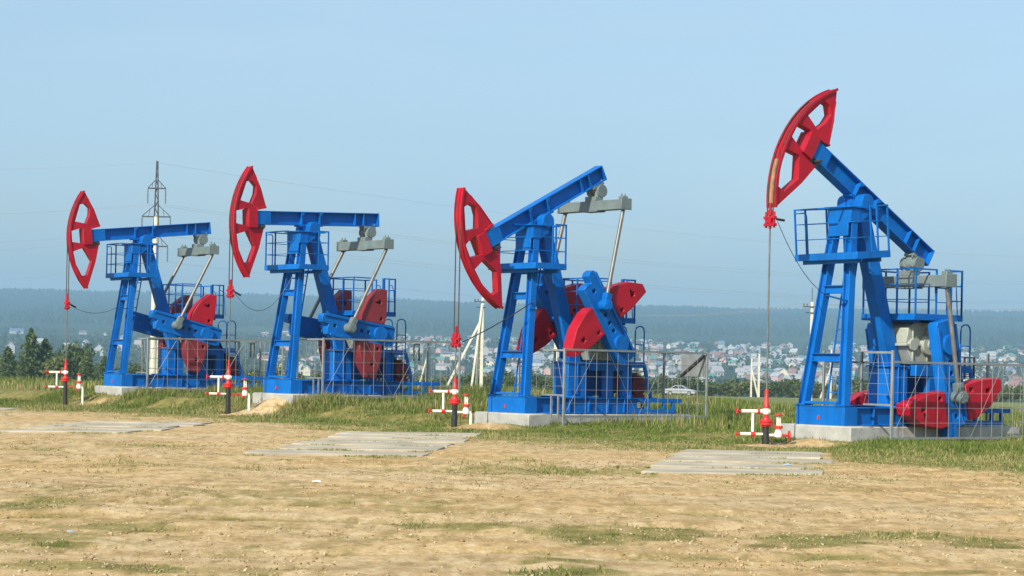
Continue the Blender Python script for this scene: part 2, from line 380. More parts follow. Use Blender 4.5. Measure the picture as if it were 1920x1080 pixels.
    hs = n.new('ShaderNodeMath'); hs.operation = 'MULTIPLY_ADD'; l.new(fine, hs.inputs[0]); hs.inputs[1].default_value = .45; l.new(mid, hs.inputs[2])
    l.new(hs.outputs[0], bp.inputs['Height']); l.new(bp.outputs[0], b.inputs['Normal'])
    return m
xs = axis_lines([(-420, -60, 40, 12), (-60, -22, 8, .6), (-22, -8, .24, .16), (-8, 9, .15, .15), (9, 17, .16, .24), (17, 60, .6, 8), (60, 420, 12, 40)])
ys = axis_lines([(-12, 13, 3, .5), (13, 45, .10, .14), (45, 72, .16, .26), (72, 110, .5, 2), (110, 640, 4, 24)])
g = ob('ground', grid_mesh('ground', xs, ys, ground_mat())); g['kind'] = 'structure'

def hill_mat():
    m = mat('wooded_slope', (.035, .058, .030), .95, var=.45, scale=.006, dirt=(.07, .085, .04), dirt_amt=.7, spec=.05)
    return m
xs = axis_lines([(-6500, -2200, 400, 90), (-2200, 2200, 60, 60), (2200, 6500, 90, 400)])
ys = axis_lines([(600, 1000, 25, 25), (1000, 6000, 40, 60), (6000, 6240, 80, 80)])
hm = grid_mesh('hillside', xs, ys, hill_mat(), False)
for v in hm.vertices:
    v.co.z -= 1.2 * max(0, 1 - (v.co.y - 600) / 200)
g = ob('hillside', hm); g['kind'] = 'structure'

# far conifer forest on the hill
def forest():
    N = 24000; y = 2650 + (5900 - 2650) * np.sqrt(rng.random(N)) ; x = (rng.random(N) - .5) * 2 * (y * .27 + 250)
    lim = 2650 + 500 * fbm(x * .004, x * 0 + 3, 5); keep = y > lim; x, y = x[keep], y[keep]; N = len(x)
    h = 7 + 8 * rng.random(N) * (.4 + fbm(x * .01, y * .01, 8)); r = h * (.34 + .22 * rng.random(N)); z = hgt(x, y) - 1
    k = 5; ang = rng.random(N)[:, None] * 6.28 + np.arange(k)[None] * 2 * np.pi / k
    low = np.stack([x[:, None] + r[:, None] * np.cos(ang), y[:, None] + r[:, None] * np.sin(ang), np.repeat(z[:, None] + h[:, None] * .08, k, 1)], -1)
    top = np.stack([x, y, z + h], -1)[:, None]
    co = np.concatenate([low, top], 1).reshape(-1, 3)
    base = np.arange(N)[:, None, None] * (k + 1); tri = np.array([[i, (i + 1) % k, k] for i in range(k)])[None]
    f = (base + tri).reshape(-1, 3)
    return tri_mesh('forest', co, f, FOREST)
def tri_mesh(name, co, f, mat_, col=None):
    me = bpy.data.meshes.new(name); me.vertices.add(len(co)); me.vertices.foreach_set('co', np.asarray(co, np.float32).ravel())
    f = np.asarray(f, np.int32); k = f.shape[1]; me.loops.add(f.size); me.loops.foreach_set('vertex_index', f.ravel())
    me.polygons.add(len(f)); me.polygons.foreach_set('loop_start', np.arange(0, f.size, k, dtype=np.int32))
    me.update(); me.validate()
    if mat_: me.materials.append(mat_)
    if col is not None:
        a = me.color_attributes.new('tint', 'FLOAT_COLOR', 'POINT'); a.data.foreach_set('color', np.asarray(col, np.float32).ravel())
    return me
FOREST = mat('far_conifers', (.022, .040, .022), .95, var=.4, scale=.02, spec=.05)
f_ = ob('forest', forest()); f_['kind'] = 'stuff'

# ------------------------------------------------------------------ vegetation
def leaf_mat(name, transl=.3, rough=.6):
    m = bpy.data.materials.new(name); m.use_nodes = True; t = m.node_tree; n = t.nodes; l = t.links; b = n['Principled BSDF']
    b.inputs['Roughness'].default_value = rough; b.inputs['Specular IOR Level'].default_value = .2
    at = n.new('ShaderNodeAttribute'); at.attribute_name = 'tint'; l.new(at.outputs['Color'], b.inputs['Base Color'])
    tr = n.new('ShaderNodeBsdfTranslucent'); l.new(at.outputs['Color'], tr.inputs[0])
    mx = n.new('ShaderNodeMixShader'); mx.inputs[0].default_value = transl
    l.new(b.outputs[0], mx.inputs[1]); l.new(tr.outputs[0], mx.inputs[2]); l.new(mx.outputs[0], n['Material Output'].inputs[0])
    return m
LEAF = leaf_mat('leaves'); BLADE = leaf_mat('grass_blades', .35)
BARK = mat('bark', (.09, .07, .05), .9, var=.25, scale=4, bump=.5)
def blades(name, x, y, hh, nb, spread, green, width=.012, lean=.5, cols=((.085, .13, .025), (.20, .26, .055), (.29, .26, .09), (.44, .38, .19))):
    x = np.repeat(x, nb); y = np.repeat(y, nb); hh = np.repeat(hh, nb); green = np.repeat(green, nb); N = len(x)
    x = x + rng.normal(0, spread, N); y = y + rng.normal(0, spread, N); hh = hh * (.45 + .75 * rng.random(N))
    z = hgt(x, y) - .01; a = rng.random(N) * 6.283; l_ = hh * lean * rng.random(N); wv = width * (.6 + .8 * rng.random(N))
    dx, dy = np.cos(a), np.sin(a); b = rng.random(N) * 6.283; sx, sy = np.cos(b) * wv, np.sin(b) * wv
    P = lambda t, k: np.stack([x + dx * l_ * t ** 2 + sx * k, y + dy * l_ * t ** 2 + sy * k, z + hh * t * (1 - .18 * t * l_ / np.maximum(hh, .01))], -1)
    co = np.stack([P(0, -1), P(0, 1), P(.6, .8), P(.6, -.8), P(1, 0)], 1).reshape(-1, 3)
    i = np.arange(N)[:, None] * 5
    f = np.concatenate([i + np.array([[0, 1, 2]]), i + np.array([[0, 2, 3]]), i + np.array([[3, 2, 4]])])
    G0, G1, D0, D1 = map(np.array, cols)
    t = rng.random(N)[:, None]; gcol = G0 * (1 - t) + G1 * t; t2 = rng.random(N)[:, None]; dcol = D0 * (1 - t2) + D1 * t2
    dry = (rng.random(N) > green)[:, None]
    c = np.where(dry, dcol, gcol); c = np.concatenate([np.repeat(c, 5, 0), np.ones((N * 5, 1))], 1)
    return tri_mesh(name, co, f, BLADE, c)
def on_machine(x, y):                         # keep grass out of the foundations
    m = np.zeros(len(x), bool)
    for i in range(4):
        X, Y, Z, a = PUMPS[i][:4]; c, s = math.cos(R(a)), math.sin(R(a)); u = (x - X) * c + (y - Y) * s; v = -(x - X) * s + (y - Y) * c
        m |= (u > -.22) & (u < 6.2) & (v > np.where(u > .65, -.15, -.40)) & (v < 1.95)
    return m
def scatter(n, x0, x1, y0, y1):
    return x0 + (x1 - x0) * rng.random(n), y0 + (y1 - y0) * rng.random(n)
x, y = scatter(210000, -23, 20, 30, 76); gd = grassiness(x, y); q, r = qr(x, y)
k = (rng.random(len(x)) < gd ** 1.2 * .95 * smooth(.25, .5, fbm(x * .9, y * .9, 57))) & ~on_machine(x, y) & ~in_pad(x, y, .1) & (np.abs(x) < y * .27 + 4); x, y, gd, q, r = x[k], y[k], gd[k], q[k], r[k]
hh = (.035 + .10 * gd * fbm(x * .5, y * .5, 51) * 1.6) * (.45 + 1.3 * smooth(.35, .7, fbm(x * 1.1, y * 1.1, 53))) * (1 + .9 * smooth(-1, 2.5, q) * smooth(.40, .60, r)) * (.75 + .25 * smooth(.40, .60, r)); gn = np.clip(.50 + .42 * smooth(-3.5, 1.5, q) + (fbm(x * .35, y * .35, 61) - .5) * 1.5, .1, .95)
o = ob('grass', blades('grass', x, y, hh, 5, .09, gn, .009, .9)); o['kind'] = 'stuff'
x, y = scatter(30000, -27, 30, 50, 130); q, r = qr(x, y); n_ = fbm(x * .22, y * .22, 71)
k = (q > 3.2) & ~on_machine(x, y) & (np.abs(x) < y * .27 + 4) & (n_ > .36); x, y, n_ = x[k], y[k], n_[k]
o = ob('tall_grass', blades('tall_grass', x, y, .18 + .55 * (n_ - .3), 5, .10, np.clip(.42 + 1.1 * (fbm(x * .15, y * .15, 81) - .2), .25, .92), .016, .35)); o['kind'] = 'stuff'
x, y = scatter(60000, -11, 11, 13.5, 42); gd = grassiness(x, y); k = (rng.random(len(x)) < gd ** 1.5 * .8) & (np.abs(x) < y * .27 + .5) & ~in_pad(x, y, .1); x, y, gd = x[k], y[k], gd[k]
o = ob('weeds', blades('weeds', x, y, (.012 + .035 * gd) * (1 + 1.2 * (fbm(x, y, 92) > .62)), 5, .05, np.clip(.2 + .45 * gd + (fbm(x, y, 91) - .5), .1, .85), .006, 1.4)); o['kind'] = 'stuff'
sx_, sy_ = [], []
for a, b, c, d, rows in PADS:
    for k in range(rows + 1):
        n_ = 150; u = rng.random(n_); v = np.clip(k / rows + rng.normal(0, .012, n_), 0, 1)
        xl = a[0] + (d[0] - a[0]) * v; yl = a[1] + (d[1] - a[1]) * v; xr = b[0] + (c[0] - b[0]) * v; yr = b[1] + (c[1] - b[1]) * v
        keep = fbm(u * 5 + k * 7, u * 0 + k, 33) > .42; sx_.append((xl + (xr - xl) * u)[keep]); sy_.append((yl + (yr - yl) * u)[keep])
sx_ = np.concatenate(sx_); sy_ = np.concatenate(sy_)
o = ob('seam_grass', blades('seam_grass', sx_, sy_, np.full(len(sx_), .05), 4, .05, np.full(len(sx_), .55), .008, .9)); o['kind'] = 'stuff'
x, y = scatter(90000, -11, 11, 14, 46); cl = fbm(x * .5, y * .5, 101); k = (rng.random(len(x)) < smooth(.46, .66, cl) * .8 + .05) & (np.abs(x) < y * .26 + .4) & ~in_pad(x, y, .05); x, y = x[k], y[k]
def stubble_cols(): return ((.16, .11, .05), (.30, .22, .10), (.46, .36, .20), (.62, .52, .33))
o = ob('dry_stubble', blades('dry_stubble', x, y, .010 + .028 * rng.random(len(x)) ** 2, 2, .03, np.full(len(x), .5), .010, 1.2, stubble_cols())); o['kind'] = 'stuff'
def stones():
    N = 26000; y = 14 + 34 * rng.random(N) ** 1.3; x = (rng.random(N) - .5) * 2 * (y * .26 + .3); cl = fbm(x * .45, y * .45, 15); k = (rng.random(N) < smooth(.45, .62, cl) * .8 + .10) & ~in_pad(x, y); x, y = x[k], y[k]; N = len(x)
    s = .004 + .017 * rng.random(N) ** 5 + np.where(rng.random(N) < .006, .02, 0); z = hgt(x, y) + s * .2
    o8 = np.array([[1, 0, 0], [-1, 0, 0], [0, 1, 0], [0, -1, 0], [0, 0, .7], [0, 0, -.7]])
    co = (np.stack([x, y, z], -1)[:, None] + o8[None] * (s[:, None, None] * (.7 + .6 * rng.random((N, 6, 3))))).reshape(-1, 3)
    tri = np.array([[0, 2, 4], [2, 1, 4], [1, 3, 4], [3, 0, 4], [2, 0, 5], [1, 2, 5], [3, 1, 5], [0, 3, 5]])
    f = (np.arange(N)[:, None, None] * 6 + tri[None]).reshape(-1, 3); t = rng.random(N)[:, None]
    c = np.array([.22, .15, .07]) * (1 - t) + np.array([.56, .45, .28]) * t; c = np.concatenate([np.repeat(c, 6, 0), np.ones((N * 6, 1))], 1)
    return tri_mesh('gravel', co, f, leaf_mat('stone', 0.0, .9), c)
o = ob('gravel', stones()); o['kind'] = 'stuff'

def crown(seed, lumps, n, size, c0, c1, flat=.8):
    r_ = np.random.default_rng(seed); L = np.array(lumps); vol = L[:, 3] ** 3; p = r_.choice(len(L), n, p=vol / vol.sum())
    d = r_.normal(size=(n, 3)); d /= np.linalg.norm(d, axis=1)[:, None]; rad = r_.random(n) ** .45
    c = L[p, :3] + d * (L[p, 3] * rad)[:, None] * np.array([1, 1, flat]); c[:, 2] = np.maximum(c[:, 2], .05)
    return leaf_quads('foliage', r_, c, size, c0, c1)
def leaf_quads(name, r_, c, size, c0, c1, up=0.0):
    n = len(c); u = r_.normal(size=(n, 3)); u /= np.linalg.norm(u, axis=1)[:, None]; w_ = r_.normal(size=(n, 3)); w_[:, 2] += up
    v = np.cross(u, w_); v /= np.linalg.norm(v, axis=1)[:, None] + 1e-9
    s = (size * (.5 + .9 * r_.random(n)))[:, None]; u, v = u * s, v * s * .6
    co = np.stack([c - u - v * .4, c + u * .2 - v, c + u + v * .3, c - u * .3 + v], 1).reshape(-1, 3)
    f = np.arange(n * 4).reshape(-1, 4); t = r_.random(n)[:, None] ** 1.3
    col = np.array(c0) * (1 - t) + np.array(c1) * t; col = np.concatenate([np.repeat(col, 4, 0), np.ones((n * 4, 1))], 1)
    return tri_mesh(name, co, f, LEAF, col)
def bush_meshes(k):
    r_ = random.Random(k); ls = [(r_.uniform(-.8, .8), r_.uniform(-.8, .8), r_.uniform(.35, 1.5), r_.uniform(.4, .75)) for _ in range(7)] + [(0, 0, .8, .8)]
    pal = [((.055, .085, .03), (.16, .20, .065)), ((.065, .09, .032), (.19, .21, .07)), ((.045, .08, .032), (.14, .18, .065))][k % 3]
    fo = crown(100 + k, ls, 520, .14, *pal)
    tb = MB()
    for j in range(4):
        a = j * 1.6 + k; tb.tube((0.05 * j, 0, -.2), (.5 * math.cos(a), .5 * math.sin(a), 1.2), .035, .012, 5)
    return fo, tb.mesh('trunk', BARK)
def conifer_meshes(k):
    r_ = np.random.default_rng(500 + k); cs = []; n = 2000
    t = r_.random(n) ** .8; a = r_.random(n) * 6.283; wv = (.5 + .25 * np.sin(t * 40 + a * 2) + .25 * r_.random(n))
    rad = np.minimum((1 - t) ** .8 * .62, .30 + .1 * np.sin(a * 3 + t * 9)) * wv * (.35 + .65 * r_.random(n)) + .006; z = .06 + t * .94 - rad * .25
    c = np.stack([rad * np.cos(a), rad * np.sin(a), z], -1)
    fo = leaf_quads('foliage', r_, c, .030, (.06, .10, .04), (.18, .23, .08), 1.0)
    tb = MB().tube((0, 0, -.05), (0, 0, .97), .018, .003, 6)
    return fo, tb.mesh('trunk', BARK)
BUSH = [bush_meshes(k) for k in range(6)]; CONI = [conifer_meshes(k) for k in range(4)]
def plant(name, fo, tr, x, y, sx, sz, label, cat, group=None):
    t = thing(name, Matrix.Translation((x, y, H(x, y))) @ Matrix.Rotation(random.uniform(0, 6.28), 4, 'Z'), label, cat, group)
    m = Matrix.Diagonal((sx, sx, sz, 1))
    ob('trunk', tr, t, m); ob('crown', fo, t, m); return t
for j, (px, top, d, lab) in enumerate([(14, 650, 246, 'dark conifer at the very left edge of the row of young conifers'), (40, 672, 238, 'short narrow conifer low in the row at the left edge'),
        (57, 616, 250, 'tallest dark conifer with a thin spire, left of the leftmost wellhead'), (84, 636, 252, 'dark conifer just right of the tall spired conifer'), (100, 648, 240, 'dense rounded young tree between the spired conifer and the leftmost polished rod'),
        (122, 626, 246, 'broad bushy young tree behind the leftmost polished rod'), (148, 630, 250, 'broad rounded young tree right of the leftmost polished rod'), (163, 664, 244, 'small conifer at the right end of the row of conifers'),
        (196, 668, 262, 'pale small conifer just left of the leftmost tower'), (298, 640, 265, 'loose conifer seen through the mesh behind the tall concrete pole')]):
    x = atx(px, 700, d); u, v = derot(px, top); z = CAM_H + (HOR - v) * d / FPX; h = z - H(x, d)
    if j in (4, 5, 6): fo, tr = BUSH[j % 3]; plant('broadleaf_tree', fo, tr, x, d, h * .30, h * .46, lab, 'tree', 'young trees beyond the field')
    else: fo, tr = CONI[j % 4]; plant('conifer', fo, tr, x, d, h * (1.25 if j not in (2, 1) else .9), h, lab, 'tree', 'young trees beyond the field')
nb = 0
for px in list(range(566, 905, 26)) + list(range(905, 1935, 14)) + [6, 28, 48, 70, 92, 112, 132, 152, 176, 190, 212, 240, 262, 300, 330, 352, 372, 420, 452, 480, 520]:
    d = random.uniform(300, 345); x = atx(px + random.uniform(-6, 6), 730, d); s = random.uniform(1.1, 1.75) * (1.0 if px > 900 else .85 if px > 530 else 1.15)
    fo, tr = BUSH[nb % 6]; nb += 1
    lab = 'green bush in the low belt of bushes along the far edge of the field' if px > 500 else 'dark green bush low among the young conifers at the left edge'
    plant('bush', fo, tr, x, d, s * 1.05, s * random.uniform(.85, 1.15), lab, 'bush', 'bushes along the far edge of the field' if px > 500 else 'bushes among the conifers')

# ------------------------------------------------------------------ foundations and slabs
ORD = ['the leftmost pumpjack', 'the second pumpjack from the left', 'the pumpjack with its beam tail raised', 'the nearest pumpjack with its head raised']
for i in range(4):
    t = thing('concrete_foundation', pump_matrix(i), ['pale concrete footing under the leftmost pumpjack, grass bank before it', 'pale concrete footing beside the bare sandy bank, second from the left',
        'clean grey concrete footing with a sharp front corner, under the pumpjack with raised tail', 'weathered rounded concrete footing under the nearest pumpjack'][i], 'foundation', 'concrete footings of the pumpjacks')
    ob('front_block', cached('fb', lambda: MB().box(-.18, .62, -.36, 1.92, -.75, -.002).mesh('front_block', CONC, .035)), t)
    ob('slab', cached('fs', lambda: MB().box(.62, 6.1, .02, 1.53, -.7, -.02).mesh('slab', CONC, .02)), t)
ns = 0
PADLAB = ['before the leftmost wellhead', 'leading to the second wellhead from the left', 'leading to the wellhead of the raised-tail pumpjack', 'leading to the nearest wellhead']
for pi, (a, b, c, d, rows) in enumerate(PADS):
    for k in range(rows):
        def P(u, v):
            l0 = V(a).lerp(V(d), v); r0 = V(b).lerp(V(c), v); return l0.lerp(r0, u)
        g0 = .014 + .016 * random.random(); g1 = .014 + .022 * random.random(); j = random.uniform(-.03, .05)
        j2 = random.uniform(-.06, .06); NE = 9; rim_ = []
        ring = [(u_ / NE, 0) for u_ in range(NE)] + [(1, v_ / 5) for v_ in range(5)] + [(1 - u_ / NE, 1) for u_ in range(NE)] + [(0, 1 - v_ / 5) for v_ in range(5)]
        for u_, v_ in ring:
            uu = (j if u_ < .5 else 1 + j2) if u_ in (0, 1) else u_ + j * (1 - u_) + j2 * u_
            p = P(uu, k / rows + g0 + v_ * (1 / rows - g0 - g1)); chip = .10 if random.random() < .10 else .028
            rim_.append(V((p.x + random.uniform(-chip, chip) * (.8 if u_ in (0, 1) else .4), p.y + random.uniform(-chip, chip))))
        ctr = sum(rim_, V((0, 0))) / len(rim_); tlx, tly = random.uniform(-.008, .008), random.uniform(-.006, .006)
        zt = sum(H(p.x, p.y) for p in rim_) / len(rim_) + .024 + random.uniform(-.010, .008)
        mb = MB(); n = len(rim_)
        vs = [(p.x - ctr.x, p.y - ctr.y, (p.x - ctr.x) * tlx + (p.y - ctr.y) * tly) for p in rim_] + [(p.x - ctr.x, p.y - ctr.y, -.2) for p in rim_]
        mb.add(vs, [tuple(range(n)), tuple(range(2 * n - 1, n - 1, -1))] + [(q_, n + q_, n + (q_ + 1) % n, (q_ + 1) % n) for q_ in range(n)])
        pos = 'nearest' if k == 0 else 'farthest' if k == rows - 1 else ['second', 'third', 'fourth', 'fifth'][k - 1]
        lab = 'weathered concrete slab, %s one in the track %s' % (pos if k in (0, rows - 1) else pos + ' from the front', PADLAB[pi])
        o = ob('concrete_slab', mb.mesh('concrete_slab', SLABC, .012), None, (ctr.x, ctr.y, zt)); tag(o, lab, 'slab', 'old concrete slabs in the dirt')

# ------------------------------------------------------------------ pumpjack
PIV = V((1.02, .775, 5.15)); SHAFT = V((3.05, .775, 1.90)); TAILP = V((2.27, 0, -.10)); RC = 1.24
def rotz_tilt(deg): return Matrix.Rotation(-R(deg), 4, 'Y')      # positive: tail up
def m_skid():
    b = MB(); b.box(0, .42, 0, 1.55, 0, .42).box(-.012, .03, -.012, 1.562, .42, .445)
    for y in (.12, 1.43):
        b.ibeam((.42, y, .21), (4.15, y, .21), .18, .42, .022)
    for x in (1.2, 1.7, 2.4, 3.2, 4.07): b.box(x, x + .10, .20, 1.35, .06, .40)
    for x in (1.0, 1.6, 2.3, 3.0, 3.6): b.box(x, x + .02, .035, .115, .022, .398)
    return b.mesh('skid', BLUE, .006)
def m_rear_frame():
    b = MB()
    for y in (.15, 1.40):
        b.bar((4.15, y, .36), (5.85, y, .36), .09, .11).bar((4.15, y, .07), (5.6, y, .07), .08, .10)
        for x in (4.6, 5.2, 5.55): b.bar((x, y, .12), (x, y, .305), .08)
    for x in (4.3, 5.0, 5.8): b.bar((x, .19, .36), (x, 1.36, .36), .08, .09)
    b.box(4.35, 5.1, .3, 1.25, .405, .43)
    return b.mesh('motor_frame', BLUE, .005)
def leg_line(s):                              # s = 0 near, 1 far
    return (V((.12, .14, .445)), V((.66, .53, 4.72))) if s == 0 else (V((.12, 1.41, .445)), V((.66, 1.02, 4.72)))
def m_leg(s):
    p0, p1 = leg_line(s); b = MB(); b.ibeam(p0, p1, .20, .21, .026, up=(0, 1, 0))
    b.box(p0.x - .15, p0.x + .15, p0.y - .14, p0.y + .14, .447, .475)
    return b.mesh('tower_leg', BLUE, .004)
def m_crossbar(z, h_=.19):
    t = (z - .445) / (4.72 - .445); a = leg_line(0)[0].lerp(leg_line(0)[1], t); c = leg_line(1)[0].lerp(leg_line(1)[1], t)
    b = MB(); b.ibeam((a.x - .05, a.y + .09, z), (c.x - .05, c.y - .09, z), .16, h_, .022)
    return b.mesh('crossbar', BLUE, .004)
def m_footbar():
    return MB().box(-.01, .22, .26, 1.29, .475, .54).mesh('foot_bar', BLUE, .005)
def m_cap():
    b = MB(); b.box(.50, .80, .40, 1.15, 4.66, 5.0).box(.42, 1.42, .36, 1.19, 5.0, 5.035)
    b.box(.47, .505, .46, 1.09, 4.35, 4.66)
    for y in (.42, 1.11): b.prism([(.80, 4.66), (1.1, 4.85), (1.1, 5.0), (.80, 5.0)], y, y + .02)
    return b.mesh('tower_cap', BLUE, .006)
def m_rear_leg():
    b = MB(); b.bar((1.14, .775, 5.0), (2.32, .775, 1.35), .36, .32, (0, 1, 0))
    b.box(1.05, 1.36, .56, .99, 4.9, 5.0)
    return b.mesh('rear_leg', BLUE, .012)
def m_pedestal():
    b = MB(); b.box(1.90, 2.56, .46, 1.09, .455, 1.36).box(1.84, 2.62, .42, 1.13, 1.36, 1.40).box(1.76, 2.66, .10, 1.45, .422, .455)
    for y in (.44, 1.11): b.box(2.2, 2.24, y - .02, y + .02, .455, 1.36)
    return b.mesh('pedestal', BLUE, .008)
def m_stand():
    b = MB(); b.box(2.64, 4.05, .26, .46, 1.16, 1.42).box(2.64, 4.05, 1.09, 1.29, 1.16, 1.42)
    for x in (3.10, 3.74):
        for y in (.26, 1.09): b.box(x, x + .26, y + .01, y + .19, .422, 1.16)
    for x in (2.7, 3.2, 3.8): b.box(x, x + .12, .46, 1.09, 1.2, 1.40)
    b.box(3.36, 3.74, 1.20, 1.22, .46, 1.15)
    return b.mesh('gearbox_stand', BLUE, .006)
def m_gearbox():
    b = MB()
    b.prism([(2.62, 1.44), (3.50, 1.44), (3.72, 1.86), (2.36, 1.86)], .34, 1.21)
    b.prism([(2.36, 1.93), (3.72, 1.93), (3.62, 2.28), (3.35, 2.42), (2.62, 2.42), (2.42, 2.28)], .34, 1.21)
    b.box(2.28, 3.80, .27, 1.28, 1.862, 1.928)
    for x in (2.55, 3.05, 3.45):
        b.box(x - .02, x + .02, .29, .335, 1.50, 1.86).box(x - .02, x + .02, .29, .335, 1.93, 2.30)
    for x in (2.4, 2.7, 3.35, 3.65): b.tube((x, .31, 1.84), (x, .31, 1.97), .025, n=6)
    b.tube((3.05, .20, 1.90), (3.05, .335, 1.90), .25, n=20).tube((2.55, .26, 1.90), (2.55, .335, 1.90), .15, n=16)
    b.tube((2.9, .8, 2.42), (2.9, .8, 2.47), .12, n=12)
    return b.mesh('gearbox', GEARG, .012)
def m_shaft(): return MB().tube((3.05, -.10, 1.90), (3.05, .20, 1.90), .11, n=14).tube((3.05, 1.21, 1.90), (3.05, 1.65, 1.90), .11, n=14).mesh('slow_shaft', GEARG)
def m_sheave():
    b = MB(); b.tube((3.72, 1.42, 1.98), (3.72, 1.62, 1.98), .09, n=12); b.torus((3.72, 1.52, 1.98), (0, 1, 0), .48, .055, 24)
    for k in range(6):
        a = k * math.pi / 3; b.bar((3.72, 1.52, 1.98), (3.72 + .47 * math.cos(a), 1.52, 1.98 + .47 * math.sin(a)), .06, .10, (0, 1, 0))
    b.tube((3.72, 1.25, 1.98), (3.72, 1.42, 1.98), .06, n=10)
    return b.mesh('sheave', DRED)
def m_guard():
    b = MB(); pr = [(3.15, 2.0), (3.35, 2.42), (3.75, 2.58), (4.15, 2.42), (4.95, .95), (4.85, .55), (4.45, .5), (3.9, .9)]
    b.prism(pr, 1.80, 1.83)
    for k in range(len(pr)):
        p, q_ = pr[k], pr[(k + 1) % len(pr)]; b.bar((p[0], 1.73, p[1]), (q_[0], 1.73, q_[1]), .14, .02, (0, 0, 1) if abs(p[1] - q_[1]) < abs(p[0] - q_[0]) else (1, 0, 0))
    return b.mesh('belt_guard', GUARD)
def m_motor():
    b = MB(); b.tube((4.62, .55, .76), (4.62, 1.32, .76), .27, n=18)
    for k in range(14): b.torus((4.62, .62 + k * .045, .76), (0, 1, 0), .275, .012, 18, 4)
    b.tube((4.62, 1.32, .76), (4.62, 1.60, .76), .05, n=8).tube((4.62, 1.5, .76), (4.62, 1.66, .76), .14, n=14)
    b.box(4.36, 4.88, .6, 1.25, .432, .52).box(4.5, 4.74, .75, 1.05, 1.0, 1.12)
    return b.mesh('motor', DRED)
def m_belts():
    b = MB()
    for k in range(3):
        y = 1.54 + k * .035
        b.path([(3.72 + .5 * math.cos(a), y, 1.98 + .5 * math.sin(a)) for a in [R(30 + t * 20) for t in range(10)]] + [(4.55, y, .62), (4.72, y, .64), (4.76, y, .80), (4.15, y, 2.22)], .012, 4)
    return b.mesh('drive_belts', BLACK)
def rails(b, posts, z0, z1, mids=(.36, .68), closed=False, r=.018, top=True):
    n = len(posts)
    for x, y in posts: b.bar((x, y, z0), (x, y, z1), r * 2, r * 2)
    for k in range(n if closed else n - 1):
        p, q_ = posts[k], posts[(k + 1) % n]
        if top: b.bar((p[0], p[1], z1 - r), (q_[0], q_[1], z1 - r), r * 2)
        for m_ in mids: z = z0 + (z1 - z0) * m_; b.bar((p[0], p[1], z), (q_[0], q_[1], z), r * 1.1)
def m_platform():
    b = MB(); b.box(.10, 1.16, -.20, .38, 3.86, 3.90).box(.10, 1.16, 1.17, 1.76, 3.86, 3.90).box(.10, .40, .38, 1.17, 3.86, 3.90)
    for y in (-.215, 1.755): b.box(.085, 1.175, y, y + .02, 3.82, 3.98)
    b.box(.08, .10, -.195, 1.755, 3.82, 3.98).box(1.16, 1.18, -.19, .36, 3.82, 3.98).box(1.16, 1.18, 1.19, 1.75, 3.82, 3.98)
    for x in (.25, .95): b.bar((x, -.1, 3.78), (x, 1.65, 3.78), .08, .10)
    return b.mesh('platform', BLUE, .004)
def m_plat_rail():
    b = MB(); z0, z1 = 3.9, 5.03
    rails(b, [(1.15, .34), (1.15, -.19), (.80, -.19)], z0, z1)
    rails(b, [(.45, 1.74), (1.15, 1.74), (1.15, 1.2)], z0, z1); rails(b, [(.45, 1.74), (.11, 1.74)], z0, z1)
    b.path([(.11, 1.74, z1 - .10), (.11, 1.44, z1 - .10), (.11, 1.38, z1 - .13), (.11, 1.36, z1 - .2), (.11, 1.36, z0)], .017, 6)
    for k_, m_ in ((0, 1.0), (1, .68), (2, .36)):           # front rails end on the tower legs
        z = z0 + (z1 - z0) * m_ - (.018 if k_ == 0 else 0); b.bar((.11, 1.74, z), (.11, .62, z), .034 if k_ == 0 else .02)
        if k_: b.bar((.11, .62, z), (.11, -.17, z), .02); b.bar((.11, -.17, z), (.80, -.19, z), .02)
    b.bar((.11, .62, z1 - .018), (.52, .62, z1 - .018), .034)
    return b.mesh('railing', BLUE)
def m_ladder(x0, z0, x1, z1, y0, y1, n, r=.016):
    b = MB()
    for y in (y0, y1): b.bar((x0, y, z0), (x1, y, z1), .04, .025)
    for k in range(1, n): t = k / n; b.bar((x0 + (x1 - x0) * t, y0, z0 + (z1 - z0) * t), (x0 + (x1 - x0) * t, y1, z0 + (z1 - z0) * t), r * 1.6)
    return b.mesh('ladder', BLUE)
def m_rplat():
    b = MB(); b.box(2.22, 3.86, -.02, 1.62, 2.50, 2.54)
    b.box(2.20, 3.88, -.04, -.02, 2.47, 2.62).box(2.20, 3.88, 1.62, 1.64, 2.47, 2.62).box(2.20, 2.22, -.02, 1.62, 2.47, 2.62)
    for x in (2.45, 3.55):
        b.bar((x, 1.42, 1.42), (x, 1.42, 2.5), .07)
        b.bar((x, .05, 2.46), (x, 1.55, 2.46), .07, .08)
    return b.mesh('service_platform', BLUE, .003)
def m_rrail():
    b = MB(); z0, z1 = 2.54, 3.68
    rails(b, [(3.42, -.03), (2.95, -.03)], z0, z1 - .42, mids=(.5,)); rails(b, [(2.95, -.03), (2.24, -.03), (2.24, .55), (2.24, 1.1), (2.24, 1.62), (3.0, 1.62), (3.84, 1.62)], z0, z1)
    rails(b, [(3.42, -.03), (3.42, .05)], z0, z1, ()); rails(b, [(3.84, -.03), (3.42, -.03)], z0, z1, (.36, .66)); rails(b, [(3.84, 1.62), (3.84, 1.0)], z0, z1); rails(b, [(3.84, -.03), (3.84, .3)], z0, z1)
    for y in (.32, .98): b.path([(3.86, y, 3.5), (3.98, y, 3.46), (4.04, y, 3.3), (4.1, y, 2.6)], .014, 5)
    return b.mesh('railing', BLUE)
